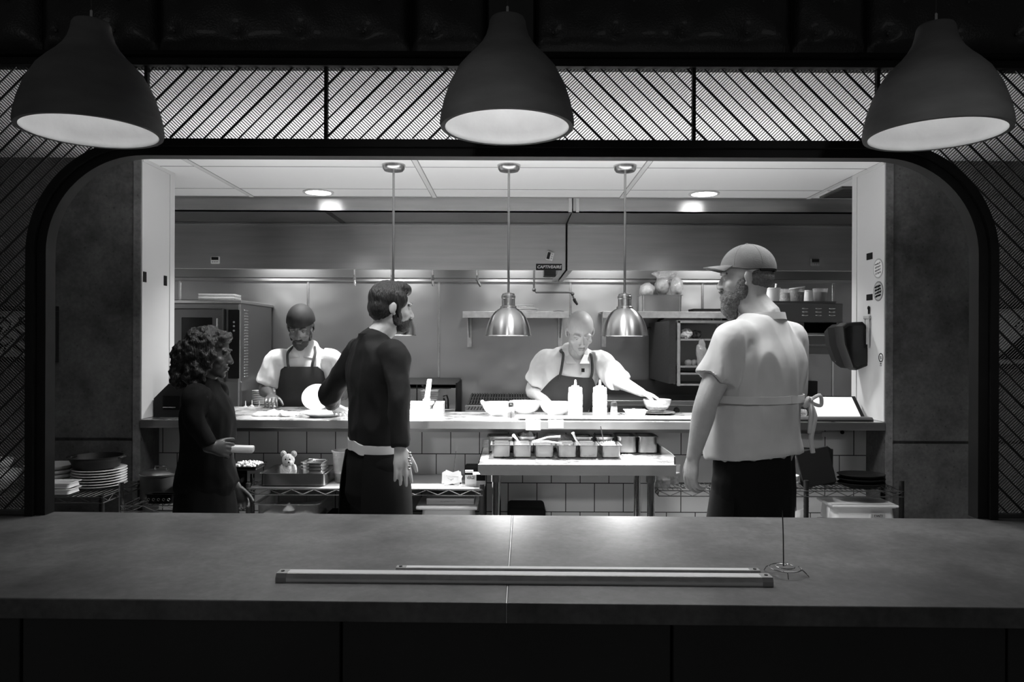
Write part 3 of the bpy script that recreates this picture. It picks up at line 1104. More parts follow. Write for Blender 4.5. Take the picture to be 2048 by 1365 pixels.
def basket(x, Y, z, label, first=None):
    if first:
        return again(first, label, (px(x, Y), Y, z))
    t = thing('fryer_basket', label, 'fryer basket', (px(x, Y), Y, z), 'fryer baskets')
    w, d, h = 0.072, 0.06, 0.075
    q = MB()
    for s in (-1, 1):
        q.tube([(-w, s * d, 0), (w, s * d, 0)], 0.004, 6)
        q.tube([(s * w, -d, 0), (s * w, d, 0)], 0.004, 6)
        q.tube([(-w * 0.8, s * d * 0.8, -h), (w * 0.8, s * d * 0.8, -h)], 0.003, 6)
    for k in range(13):
        u = -1 + 2 * k / 12
        q.tube([(u * w, -d, 0), (u * w * 0.8, -d * 0.8, -h), (u * w * 0.8, d * 0.8, -h), (u * w, d, 0)], 0.0013, 4)
    for k in range(5):
        f = 1 - 0.2 * k / 4
        z_ = -h * k / 4
        q.tube([(-w * f, -d * f, z_), (w * f, -d * f, z_), (w * f, d * f, z_), (-w * f, d * f, z_)], 0.0013, 4, closed=True)
    q.build('wire_basket', 'chrome', t, local=True)
    q = MB().tube([(0.0, d, 0.0), (0.0, d + 0.02, 0.03), (-0.03, d + 0.03, 0.055)], 0.005, 6)
    q.build('hook', 'chrome', t, local=True)
    q = MB().tube([(-0.01, -d, 0.0), (-0.03, -d - 0.05, 0.035), (-0.045, -d - 0.10, 0.05)], [0.005, 0.009, 0.010], 8)
    q.build('basket_handle', 'black', t, local=True)
    return t


bk = basket(861, 6.22, 1.085, 'wire fryer basket hanging on the fryer back panel')
t = thing('tongs', 'black handled utensil hanging on the fryer front right of the basket', 'utensil', at(892, 820, 6.29))
MB().tube([at(886, 793, 6.29), at(893, 791, 6.29), at(896, 800, 6.29), at(896, 822, 6.29)], 0.006, 8).build('handle', 'black', t)
MB().tube([at(887, 797, 6.29), at(890, 806, 6.29), at(892, 822, 6.29)], 0.006, 8).build('arm', 'black', t)

# chargrill
t = thing('chargrill', 'black cast iron chargrill behind the white bowls', 'grill', (0.05, 6.3, 0))
X0, X1 = px(931, 5.95), 0.62
MB().box(X0, X1, 5.95, 6.72, 0.0, 0.94, bev=0.004).build('cabinet', 'steel', t, smooth=False)
q = MB().box(X0, X1, 5.93, 5.99, 0.94, 0.985, bev=0.003)
q.build('front_trough', 'steel', t, smooth=False)
q = MB()
for k in range(40):
    x = X0 + 0.02 + k * 0.024
    if x < X1 - 0.02:
        q.prism([(x, 0.95), (x + 0.006, 0.95), (x + 0.020, 0.976), (x + 0.014, 0.976)], 'y', 5.9285, 5.931)
q.build('slot', 'black', t, smooth=False)
for j in range(6):
    g0 = X0 + 0.01 + j * (X1 - X0 - 0.02) / 6
    g1 = g0 + (X1 - X0 - 0.02) / 6 - 0.006
    q = MB()
    n = 7
    for k in range(n):
        x = g0 + (g1 - g0) * (k + 0.5) / n
        q.prism([(6.0, 0.975), (6.0, 0.99), (6.64, 1.035), (6.64, 1.02)], 'x', x - 0.006, x + 0.006)
    for yy in (6.03, 6.2, 6.37, 6.54, 6.62):
        z = 0.978 + (yy - 6.0) * 0.0703
        q.box(g0, g1, yy - 0.008, yy + 0.008, z - 0.006, z + 0.006)
    q.build('grate', 'castiron', t, smooth=False)
MB().box(X0 + 0.01, X1 - 0.01, 6.0, 6.66, 0.94, 0.965).build('fire_box', 'castiron', t, smooth=False)

# range / griddle on the right
t = thing('griddle_range', 'steel range with griddle top behind the reaching cook', 'range', (1.5, 6.3, 0))
MB().box(0.66, 2.75, 5.97, 6.76, 0.0, 1.0, bev=0.004).build('cabinet', 'darksteel', t, smooth=False)
MB().box(0.66, 2.75, 5.93, 5.985, 0.99, 1.03, bev=0.004).build('front_rail', 'steel', t, smooth=False)
MB().box(0.67, 2.74, 5.985, 6.7, 1.0, 1.022).build('griddle_plate', 'darksteel', t, smooth=False)
MB().box(0.66, 2.75, 6.70, 6.76, 1.0, 1.15).build('back_guard', 'castiron', t, smooth=False)
for k in range(8):
    x = 0.8 + k * 0.26
    MB().lathe([(0, 0), (0.024, 0), (0.020, 0.03), (0, 0.03)], n=16, T=Matrix.Translation((x, 5.97, 0.95)) @ Matrix.Rotation(R(90), 4, 'X')).build('knob', 'black', t)


# wall shelves
def wall_shelf(x0, x1, z, label):
    t = thing('wall_shelf', label, 'shelf', ((x0 + x1) / 2, 6.8, z))
    MB().box(x0, x1, 6.48, 6.79, z - 0.004, z).build('board', 'alu', t, smooth=False)
    MB().box(x0, x1, 6.476, 6.484, z - 0.055, z + 0.003, bev=0.002).build('front_lip', 'alu', t, smooth=False)
    for x in (x0 + 0.045, x1 - 0.06):
        q = MB()
        q.box(x - 0.02, x + 0.02, 6.755, 6.79, z - 0.31, z - 0.004)
        q.prism([(6.79, z - 0.25), (6.79, z - 0.01), (6.5, z - 0.01), (6.5, z - 0.04)], 'x', x - 0.004, x + 0.004)
        q.build('bracket', 'alu', t, smooth=False)
    return t


S1Z, S2Z = pz(624, 6.48), pz(623, 6.48)
wall_shelf(px(925, 6.48), px(1138, 6.48), S1Z, 'white metal wall shelf behind the middle heat lamp')
wall_shelf(px(1205, 6.48), px(1460, 6.48), S2Z, 'white metal wall shelf behind the right heat lamp')


def plate_prof(r, h):
    return [(0, 0.0), (r * 0.55, 0.0), (r * 0.6, 0.002), (r * 0.97, h - 0.004), (r, h - 0.001), (r * 0.985, h), (r * 0.63, 0.008), (r * 0.55, 0.006), (0, 0.006)]


def plate(r, h, m, label, loc, grp):
    o = MB().lathe(plate_prof(r, h), n=36).build('plate', m, smooth=True, local=True, ang=60)
    o.location = loc
    return tag(o, label, 'plate', grp)


ORD = ['lowest', 'second', 'third', 'fourth', 'fifth', 'sixth', 'seventh', 'eighth', 'ninth', 'tenth', 'eleventh']


def stack(first, n, x, y, z, dz, words, grp, jit=0.003):
    for k in range(n):
        lab = ('topmost ' + words) if k == n - 1 else (ORD[k] + ('' if k == 0 else ' from bottom') + ' ' + words)
        loc = (x + random.uniform(-jit, jit), y + random.uniform(-jit, jit), z + k * dz)
        if first is None:
            first = plate(0.1, 0.014, 'china', lab, loc, grp)
        else:
            again(first, lab, loc, group=grp)
    return first


p0 = plate(0.088, 0.016, 'china', 'lowest small white plate of the left stack beside the oven', (px(527, 6.2), 6.2, 0.965), 'small plate stacks behind the left cook')
for k in range(1, 8):
    again(p0, ('topmost' if k == 7 else ORD[k] + ' from bottom') + ' small white plate of the left stack beside the oven', (px(527, 6.2) + random.uniform(-.003, .003), 6.2, 0.965 + k * 0.0145))
stack(p0, 7, px(566, 6.36), 6.36, 0.965, 0.0145, 'small white plate of the right stack, behind the cook\'s forearm', 'small plate stacks behind the left cook')
p1_ = plate(0.068, 0.015, 'china', 'lowest saucer of the tall rear stack beside the oven', (px(543, 6.52), 6.52, 0.965), 'small plate stacks behind the left cook')
for k in range(1, 14):
    again(p1_, 'topmost saucer of the tall rear stack beside the oven' if k == 13 else f'{(ORD + ["twelfth", "thirteenth"])[k]} saucer from the bottom of the tall rear stack', (px(543, 6.52) + random.uniform(-.003, .003), 6.52, 0.965 + k * 0.0142))

p2_ = plate(0.115, 0.018, 'chinagrey', 'lowest plate on the wall shelf behind the middle heat lamp', (px(1050, 6.6), 6.62, S1Z), 'plates on the wall shelf')
again(p2_, 'second plate from bottom on the middle wall shelf', (px(1052, 6.6), 6.62, S1Z + 0.017))
again(p2_, 'third, small plate of the stack on the middle wall shelf', (px(1049, 6.6), 6.62, S1Z + 0.034), scale=0.82)
again(p2_, 'top, smallest plate of the stack on the middle wall shelf', (px(1049, 6.6), 6.62, S1Z + 0.049), scale=0.78)
t = thing('tongs', 'flat steel tongs lying at the right end of the middle shelf', 'tongs', (px(1118, 6.55), 6.55, S1Z))
for s in (-1, 1):
    MB().tube([at(1106, 623.2, 6.55 + s * 0.012), at(1116, 622, 6.55 + s * 0.02), at(1128, 623.2, 6.55 + s * 0.008)], 0.004, 6).build('arm', 'greysteel', t)


# pans: straight sided steel food pans with a rolled rim
def pan_mb(w, d, h, taper=0.86, rim=0.006, th=0.0015, r=0.02):
    def rr(sx, sy, z, rad):
        pts = []
        for cx, cy, a0 in ((sx - rad, sy - rad, 0), (-sx + rad, sy - rad, 90), (-sx + rad, -sy + rad, 180), (sx - rad, -sy + rad, 270)):
            for k in range(5):
                a = R(a0 + 90 * k / 4)
                pts.append(Vector((cx + rad * cos(a), cy + rad * sin(a), z)))
        return pts
    a, b = w / 2, d / 2
    q = MB()
    rings = [rr(a * taper - 0.008, b * taper - 0.008, 0, r), rr(a * taper, b * taper, 0.006, r), rr(a * 0.97 - rim, b * 0.97 - rim, h - 0.004, r), rr(a, b, h - 0.003, r), rr(a, b, h, r),
             rr(a - rim, b - rim, h, r), rr(a * 0.97 - rim - th, b * 0.97 - rim - th, h - 0.004, r), rr(a * taper - th, b * taper - th, 0.006, r), rr(a * taper - 0.01, b * taper - 0.01, th, r)]
    q.loft(rings)
    return q


def mound(w, d, h, amp, sc, seed, base=0.0):
    """a heap of food filling a pan"""
    def fn(u, v):
        x, y = (u - 0.5) * 2, (v - 0.5) * 2
        e = max(abs(x), abs(y))
        f = (1 - e ** 3)
        z = base + h * f * (0.7 + 0.5 * noise.noise(Vector((x * 1.3 + seed, y * 1.3, seed)))) + amp * f ** 0.3 * noise.noise(Vector((x * sc, y * sc, seed)))
        return Vector((x * w / 2, y * d / 2, z))
    return MB().grid(fn, 26, 26)


# steel pan with wrapped loaves on the right wall shelf
c = Vector((px(1319, 6.62), 6.62, S2Z))
o = pan_mb(0.37, 0.26, 0.15, taper=0.92, r=0.03).build('food_pan', 'steel', local=True)
o.location = c
tag(o, 'deep steel food pan on the right wall shelf, full of wrapped bread', 'pan')


def blob(name, m, c, r, amp, sc, seed, parent=None, label=None, cat=None, grp=None, T=None, u=36, v=24):
    q = MB().ell((0, 0, 0), r, u=u, v=v)
    for w in q.bm.verts:
        n = w.co.normalized()
        w.co = w.co * (1 + amp * noise.noise(w.co * sc + Vector((seed, seed * 2, 0))) + amp * 0.5 * noise.noise(w.co * sc * 2.7 + Vector((seed * 3, 0, 0))))
    if T is not None:
        q.tf(T)
    q.tf(Matrix.Translation(c))
    o = q.build(name, m, parent, ang=0)
    if label:
        tag(o, label, cat, grp)
    return o


t = thing('wrapped_loaf', 'left plastic wrapped bag of bread in the shelf pan', 'bread bag', at(1294, 590, 6.62), 'bread bags in the shelf pan')
blob('plastic_bag', 'wrap', at(1294, 582, 6.62), (0.065, 0.09, 0.07), 0.18, 22, 1.0, t)
blob('loaf', 'bread', at(1294, 583, 6.62), (0.052, 0.075, 0.055), 0.1, 14, 1.0, t)
t = thing('wrapped_loaf', 'dark crusted loaf in plastic at the right of the shelf pan', 'bread bag', at(1352, 588, 6.62), 'bread bags in the shelf pan')
blob('loaf', 'bread', at(1353, 574, 6.6), (0.05, 0.07, 0.08), 0.1, 14, 2.0, t)
blob('plastic_bag', 'wrap', at(1353, 574, 6.6), (0.056, 0.08, 0.09), 0.12, 26, 3.0, t)
t = thing('wrapped_loaf', 'middle knotted plastic bag standing highest in the shelf pan', 'bread bag', at(1327, 588, 6.62), 'bread bags in the shelf pan')
blob('plastic_bag', 'wrap', at(1325, 571, 6.66), (0.065, 0.09, 0.085), 0.2, 24, 5.0, t)
blob('loaf', 'bread', at(1325, 573, 6.66), (0.052, 0.075, 0.065), 0.1, 14, 6.0, t)
blob('bag_top', 'wrap', at(1330, 551, 6.64), (0.095, 0.05, 0.045), 0.5, 30, 8.0, t)
sheet_tray('shallow_tray', 0.24, 0.2, 0.03, 'black', 'dark shallow tray on the right wall shelf beside the capped man', (px(1410, 6.6), 6.62, S2Z))
# pipe under the shelf
t = thing('water_pipe', 'black pipe with valve under the right wall shelf', 'pipe', at(1316, 657, 6.7))
MB().tube([at(1295, 657, 6.7), at(1313, 657, 6.7), at(1316, 652, 6.7), at(1317, 642, 6.7), at(1321, 638, 6.7), at(1326, 637, 6.72), at(1328, 632, 6.74)], 0.012, 10).build('pipe_run', 'castiron', t)
MB().lathe([(0, 0), (0.02, 0), (0.02, 0.05), (0, 0.05)], at(1316, 658, 6.7), 14).build('valve', 'chrome', t)

# tray rack
t = thing('tray_rack', 'steel open rack with trays of vegetables, left of the capped man', 'rack', (px(1390, 6.0), 6.1, 1.05))
RX0, RX1 = px(1357, 5.9), px(1470, 5.9)
for x in (RX0, RX1):
    MB().box(x - 0.012, x + 0.012, 5.88, 5.905, pz(771, 5.9), pz(640, 5.9), bev=0.003).build('upright', 'alu', t, smooth=False)
    MB().box(x - 0.012, x + 0.012, 6.42, 6.445, pz(771, 5.9), pz(640, 5.9), bev=0.003).build('upright', 'alu', t, smooth=False)
MB().box(RX0 - 0.07, RX0 - 0.016, 5.92, 6.79, 1.165, pz(640, 5.9)).build('side_wall', 'castiron', t, smooth=False)
for y in (679, 733, 747, 769):
    z = pz(y, 5.9)
    q = MB().box(RX0 - 0.01, RX1 + 0.01, 5.885, 5.9, z - 0.005, z + 0.010)
    q.box(RX0, RX1, 5.9, 6.42, z - 0.002, z + 0.002)
    q.build('shelf', 'alu', t, smooth=False)
MB().box(RX0 - 0.012, RX1 + 0.012, 5.88, 6.44, pz(640, 5.9) - 0.02, pz(640, 5.9)).build('top_plate', 'alu', t, smooth=False)
MB().box(RX0, RX1, 6.42, 6.43, pz(771, 5.9), pz(640, 5.9)).build('rear_panel', 'darksteel', t, smooth=False)
z = pz(679, 5.9) + 0.002
blob('lettuce', 'foodw', Vector((px(1372, 6.0), 6.0, z + 0.050)), (0.042, 0.05, 0.036), 0.5, 40, 3.1, None, 'pale lettuce head on the upper shelf of the tray rack', 'lettuce')
blob('cabbage', 'herb', Vector((px(1394, 6.12), 6.14, z + 0.045)), (0.045, 0.055, 0.036), 0.25, 30, 4.1, None, 'dark leafy head beside the pale lettuce in the tray rack', 'vegetable')
blob('produce_bag', 'wrap', Vector((px(1402, 5.86), 5.84, pz(712, 5.85))), (0.04, 0.035, 0.12), 0.3, 22, 6.1, t)
z = pz(733, 5.9) + 0.002
for k, (x, lab) in enumerate(((1377, 'left tomato on the middle shelf of the tray rack'), (1389, 'right tomato on the middle shelf of the tray rack'))):
    tag(MB().ell((px(x, 5.98), 5.98, z + 0.028), (0.032, 0.032, 0.027)).build('tomato', 'inkgrey'), lab, 'tomato', 'tomatoes in the tray rack')

# salamander broiler with containers on top
SYF = 5.9
t = thing('salamander_broiler', 'steel salamander broiler with louvres, right of the capped man', 'broiler', (2.25, 6.3, 1.4))
X0, X1 = px(1500, SYF), px(1686, SYF)
zt, zb = pz(605, SYF), pz(707, SYF)
op0, op1 = pz(664, SYF), pz(643, SYF)
q = MB()
q.box(X0, X1, SYF, 6.796, op1, zt, bev=0.004)
q.build('hood', 'darksteel', t, smooth=False)
MB().box(X0, px(1608, SYF), SYF, 6.75, op0, op1).build('left_cheek', 'darksteel', t, smooth=False)
MB().box(px(1673, SYF), X1, SYF, 6.75, op0, op1).build('right_cheek', 'darksteel', t, smooth=False)
MB().box(px(1608, SYF), px(1673, SYF), 6.3, 6.35, op0, op1).build('fire_opening', 'castiron', t, smooth=False)
MB().box(X0, X1, SYF - 0.01, 6.75, zb, op0, bev=0.004).build('drawer', 'darksteel', t, smooth=False)
MB().box(X0, X1, SYF - 0.03, SYF, pz(690, SYF), pz(687, SYF)).build('drip_edge', 'steel', t, smooth=False)
MB().tube([(X0, SYF - 0.05, pz(667, SYF)), (px(1640, SYF), SYF - 0.05, pz(667, SYF)), (px(1652, SYF), SYF - 0.05, pz(668, SYF)), (px(1658, SYF), SYF - 0.045, pz(674, SYF)), (px(1660, SYF), SYF, pz(680, SYF))], 0.013, 12).build('handle', 'chrome', t)
for r_ in range(3):
    for c_ in range(3):
        x, z = px(1610 + 27 * c_, SYF), pz(615 + 6.8 * r_, SYF)
        MB().ell((x, SYF, z), (0.030, 0.010, 0.008), u=14, v=8).build('louvre', 'steel', t)
MB().box(X1 - 0.004, X1 + 0.012, SYF + 0.05, 6.78, zb, zt - 0.02).build('side_panel', 'steel', t, smooth=False)
sheet_tray('sheet_tray', px(1656, 6.1) - px(1530, 6.1), 0.34, 0.02, 'darksteel', 'steel tray under the deli containers on the broiler', ((px(1593, 6.1)), 6.12, zt + 0.001))


def deli(x, Y, z, h, r, filler, label, lid=None, grp='deli containers on the broiler', fill=0.75):
    t = thing('deli_container', label, 'container', (px(x, Y), Y, z), grp)
    q = MB().lathe([(0, 0), (r * 0.84, 0), (r * 0.98, h * 0.94), (r * 1.03, h * 0.95), (r * 1.03, h), (r * 0.96, h), (r * 0.82, 0.003), (0, 0.003)], n=28)
    q.build('cup', 'clear' if filler else 'plasticw', t, local=True)
    if filler:
        q = MB().lathe([(0, 0.004), (r * 0.81, 0.004), (r * (0.82 + 0.12 * fill), h * fill), (0, h * fill * 1.03)], n=24)
        q.build('filling', filler, t, local=True)
    if lid:
        T = Matrix.Translation((0, 0, h + 0.001)) @ Matrix.Rotation(lid, 4, 'Y')
        q = MB().lathe([(0, 0), (r * 1.06, 0), (r * 1.06, 0.008), (r * 0.9, 0.008), (r * 0.88, 0.004), (0, 0.004)], n=28, T=T)
        q.build('lid', 'frosted', t, local=True)
    return t


zz = zt + 0.004
a_ = deli(1546, 6.08, zz, 0.13, 0.056, None, 'white tall container with spoon on the broiler tray, behind the collar')
MB().tube([(0.01, 0, 0.06), (0.018, 0, 0.13), (0.024, 0, 0.165)], [0.004, 0.005, 0.008], 8).build('spoon', 'plasticw', a_, local=True)
deli(1570, 6.2, zz, 0.13, 0.055, 'food', 'second container from the left on the broiler, clear and half hidden')
deli(1594, 6.05, zz, 0.125, 0.058, 'herb', 'clear container of chopped herbs with tilted lid on the broiler', lid=R(-8))
deli(1614, 6.22, zz, 0.12, 0.05, None, 'plain white container between the two herb containers')
deli(1640, 6.06, zz, 0.125, 0.058, 'inkgrey', 'rightmost clear container with dark contents on the broiler')

# ================================================================== things standing on the pass
def bowl_mb(r, h, n=44):
    return MB().lathe([(0, 0.004), (r * 0.42, 0.004), (r * 0.44, 0), (r * 0.5, 0), (r * 0.52, 0.006), (r * 0.78, h * 0.30), (r * 0.93, h * 0.62), (r, h - 0.003), (r * 0.995, h), (r * 0.965, h - 0.002),
                       (r * 0.89, h * 0.62), (r * 0.74, h * 0.34), (r * 0.45, 0.012), (0, 0.010)], n=n)


bw = tag(bowl_mb(0.096, 0.074).build('bowl', 'china', local=True, ang=60), 'left white bowl on the pass, with a lip at its rim', 'bowl', 'white bowls on the pass')
bw.location = (px(998, 4.285), 4.285, PZ)
MB().tube([(-0.088, 0.0, 0.066), (-0.096, 0, 0.080), (-0.100, 0, 0.086)], [0.012, 0.010, 0.006], 8).build('rim_lip', 'china', bw, local=True)
for x, bY, lab in ((1051, 4.41, 'middle white bowl on the pass, behind the salt shaker'), (1112, 4.345, 'right white bowl on the pass, beside the squeeze bottle')):
    o = tag(bowl_mb(0.094, 0.072).build('bowl', 'china', local=True, ang=60), lab, 'bowl', 'white bowls on the pass')
    o.location = (px(x, bY), bY, PZ)


def squeeze(x, Y, z, label, first=None, grp='squeeze bottles on the pass'):
    if first:
        return again(first, label, (px(x, Y), Y, z), group=grp)
    t = thing('squeeze_bottle', label, 'squeeze bottle', (px(x, Y), Y, z), grp)
    r = 0.041
    MB().lathe([(0, 0), (r * 0.93, 0), (r, 0.006), (r, 0.05), (r * 0.965, 0.054), (r * 0.965, 0.060), (r, 0.064), (r, 0.085), (r * 0.97, 0.089), (r, 0.093), (r * 0.99, 0.125), (r * 0.93, 0.137), (0, 0.138)], n=36).build('body', 'plasticw', t, local=True)
    MB().lathe([(0, 0.138), (r * 0.93, 0.138), (r * 0.93, 0.162), (r * 0.84, 0.166), (r * 0.55, 0.166), (r * 0.52, 0.174), (r * 0.2, 0.176), (r * 0.17, 0.184), (0.0045, 0.205), (0.003, 0.208), (0, 0.208)], n=30).build('cap', 'plasticw', t, local=True)
    b = MB()
    for z_ in (0.057, 0.089):
        b.lathe([(r * 0.965, z_ - 0.0009), (r * 0.985, z_ - 0.0009), (r * 0.985, z_ + 0.0009), (r * 0.965, z_ + 0.0009)], n=36, closed=True)
    b.build('band', 'inkgrey', t, local=True)
    return t


sq = squeeze(1151, 4.25, PZ, 'left white squeeze bottle on the pass, next to the bowls')
squeeze(1200, 4.25, PZ, 'right white squeeze bottle on the pass, next to the pepper shaker', sq)


def shaker(x, Y, fill, label, dark):
    t = thing('shaker', label, 'shaker', (px(x, Y), Y, PZ), 'shakers on the pass')
    MB().lathe([(0, 0), (0.021, 0), (0.022, 0.004), (0.019, 0.05), (0.017, 0.062), (0.0, 0.062)], n=10).build('jar', 'clear', t, local=True, ang=20)
    MB().lathe([(0, 0.003), (0.019, 0.003), (0.018, 0.03), (0, 0.031)], n=10).build('filling', fill, t, local=True)
    MB().lathe([(0, 0.062), (0.0185, 0.062), (0.0185, 0.074), (0.016, 0.083), (0.008, 0.087), (0, 0.087)], n=20).build('lid', dark, t, local=True)


shaker(1022.5, 4.15, 'pepper', 'glass shaker with pale lid in front of the white bowls', 'chrome')
shaker(1228.5, 4.22, 'salt', 'glass shaker with black lid right of the squeeze bottles', 'black')
# ramekin with food
t = thing('ramekin', 'square white dish of food on the pass under the right heat lamp', 'dish', (px(1271, 4.2), 4.2, PZ))
o = pan_mb(0.125, 0.115, 0.042, taper=0.74, rim=0.004, th=0.005, r=0.012).build('dish', 'china', t, local=True)
mound(0.10, 0.09, 0.020, 0.008, 5, 2.2, 0.026).build('food', 'food', t, local=True, ang=0)
t = thing('spoon', 'steel spoon lying on the pass left of the square dish', 'spoon', (px(1247, 4.26), 4.26, PZ + 0.003))
MB().ell((0.0, 0, 0.004), (0.022, 0.014, 0.004)).build('spoon_bowl', 'chrome', t, local=True)
MB().tube([(0.0, 0.01, 0.005), (-0.002, 0.05, 0.006), (-0.004, 0.095, 0.003)], 0.003, 6).build('spoon_handle', 'chrome', t, local=True)
# trays, appliance right of the server
t = thing('countertop_appliance', 'low white appliance with raised lever arm on the pass by the server', 'appliance', (px(848, 4.38), 4.38, PZ))
Y = 4.38
MB().box(px(780, Y), px(868, Y), Y - 0.06, Y + 0.12, PZ, PZ + 0.026, bev=0.004).build('base_tray', 'plasticw', t, smooth=False)
MB().box(px(785, Y), px(862, Y), Y - 0.05, Y + 0.11, PZ + 0.026, PZ + 0.05, bev=0.006, seg=2).build('platen', 'alu', t, smooth=False)
MB().box(px(790, Y), px(866, Y), Y - 0.03, Y + 0.1, PZ + 0.05, PZ + 0.066, bev=0.006, seg=2).build('cover', 'plasticw', t, smooth=False)
MB().prism([(px(848, Y), PZ + 0.06), (px(858, Y), PZ + 0.06), (px(863, Y), PZ + 0.20), (px(855, Y), PZ + 0.20)], 'y', Y + 0.0, Y + 0.03).build('lever_arm', 'plasticw', t, smooth=False)
MB().box(px(846, Y), px(860, Y), Y - 0.01, Y + 0.05, PZ + 0.064, PZ + 0.085, bev=0.003).build('hinge', 'alu', t, smooth=False)
MB().prism([(Y - 0.05, PZ + 0.0), (Y + 0.11, PZ + 0.0), (Y + 0.11, PZ + 0.066), (Y - 0.02, PZ + 0.05)], 'x', px(868, Y) + 0.002, px(887, Y)).build('control_box', 'alu', t, smooth=False)
# left end: bottle tops, terminal, cup, towel, plate
sb = None
for k, (x, lab) in enumerate(((491.5, 'leftmost'), (504.5, 'second'), (519.5, 'third'), (532, 'fourth'), (549, 'rightmost'))):
    Y = 4.858
    l2 = f'{lab} white squeeze bottle tip behind the left pass edge' if k in (0, 4) else f'{lab} from left white squeeze bottle tip behind the pass edge'
    sb = squeeze(x, Y, 0.8945, l2, sq, 'bottle tips behind the left pass edge') if k == 0 else again(sb, l2, (px(x, Y), Y, 0.8945 + (0.006 if k == 1 else 0)))
    sb.scale = (0.5, 0.5, 1)
t = thing('bottle_rail', 'steel bottle ledge behind the left end of the pass', 'rail', (-1.4, 4.88, 0.0))
MB().box(-1.95, -1.50, 4.822, 4.90, 0.87, 0.894).build('ledge', 'steel', t, smooth=False)
MB().box(-1.95, -1.50, 4.822, 4.84, 0.0, 0.87).build('support', 'steel', t, smooth=False)

t = thing('receipt_printer', 'black box shaped printer at the far left end of the pass', 'printer', (px(336, 4.2), 4.25, PZ))
Y = 4.12
pr_ = [(px(308, Y), PZ), (px(372, Y), PZ), (px(372, Y), pz(770, Y)), (px(337, Y), pz(771, Y)), (px(308, Y), pz(800, Y))]
MB().prism(pr_, 'y', Y, Y + 0.2).build('case', 'black', t, smooth=False)
MB().box(px(325, Y), px(360, Y), Y - 0.004, Y + 0.002, pz(822, Y), pz(795, Y)).build('paper_door', 'blackgloss', t, smooth=False)
MB().box(px(327, Y), px(352, Y), Y - 0.006, Y - 0.003, pz(818.5, Y), pz(817, Y)).build('slot_edge', 'alu', t, smooth=False)
deli(443, 4.16, PZ, 0.085, 0.043, 'foodw', 'clear cup with loose lid on the pass beside the dark haired woman', lid=R(-6), grp='cups on the pass', fill=0.6)

# crumpled towel on the pass
def towel(u, v):
    x = (u - 0.5) * 0.24; y = (v - 0.5) * 0.15
    e = min(u, 1 - u, v, 1 - v) * 2
    z = 0.003 + 0.05 * (e ** 0.5) * (0.5 + 0.5 * noise.noise(Vector((x * 18, y * 18, 1.2)))) + 0.004 * noise.noise(Vector((x * 60, y * 60, 5)))
    return Vector((px(552, 4.25) + x + 0.03 * noise.noise(Vector((y * 20, x * 9, 2))), 4.25 + y + 0.02 * noise.noise(Vector((x * 20, 7, 2))), PZ + max(z, 0.002)))


tag(MB().grid(towel, 40, 30).build('towel', 'cloth', ang=0), 'crumpled white towel on the pass in front of the left cook', 'towel')
o = plate(0.13, 0.024, 'china', 'white plate on the pass under the server\'s left hand', (px(648, 4.2), 4.2, PZ), None)

# lit tablet at the right end
t = thing('tablet', 'tablet with lit white screen leaning on the pass at right', 'tablet', (px(1668, 4.2), 4.2, PZ))
TB = Matrix.Translation(at(1677, 836, 4.14)) @ Matrix.Rotation(R(-3), 4, 'Z') @ Matrix.Rotation(R(-52), 4, 'X')
hw, hh = 0.128, 0.17
MB().box(-hw - 0.020, hw + 0.020, 0, 0.009, -0.006, hh + 0.012, bev=0.003, T=TB).build('case', 'blackgloss', t, smooth=False)
MB().box(-hw + 0.004, hw - 0.004, -0.0012, 0.0008, 0.004, hh, T=TB).build('display', 'screen', t, smooth=False)
MB().prism([(4.2, PZ), (4.32, PZ), (4.32, PZ + 0.012), (4.262, PZ + 0.085), (4.246, PZ + 0.085)], 'x', px(1660, 4.2), px(1690, 4.2)).build('stand', 'black', t, smooth=False)
# glass and small things behind the capped man's apron
t = thing('salt_jar', 'small clear jar lying by the tablet near the apron bow', 'jar', (px(1601, 4.25), 4.25, PZ))
MB().tube([(-0.03, 0, 0.024), (0.0, 0.01, 0.024), (0.035, 0.02, 0.024)], [0.022, 0.024, 0.018], 14).build('jar', 'clear', t, local=True)
MB().tube([(0.036, 0.02, 0.024), (0.05, 0.024, 0.024)], 0.020, 14).build('lid', 'chrome', t, local=True)
t = thing('spoon', 'steel spoon on the pass right beside the tablet base', 'spoon', (px(1614, 4.12), 4.12, PZ + 0.003))
MB().ell((0.02, 0, 0.004), (0.022, 0.014, 0.005)).build('spoon_bowl', 'chrome', t, local=True)
MB().tube([(0.0, 0, 0.005), (-0.05, 0.02, 0.006), (-0.10, 0.03, 0.004)], 0.003, 6).build('spoon_handle', 'chrome', t, local=True)

# black touchscreen monitor on an arm fixed to the right jamb
mc = at(1708, 698, 4.30)
t = thing('touchscreen_monitor', 'black touchscreen monitor tilted on an arm at the right jamb', 'monitor', mc)
A = mc
face_ = [(1690, 648), (1727, 643), (1756, 723), (1711, 741), (1694, 700)]
back_ = [(1668, 652), (1690, 646), (1700, 738), (1682, 728), (1662, 690)]
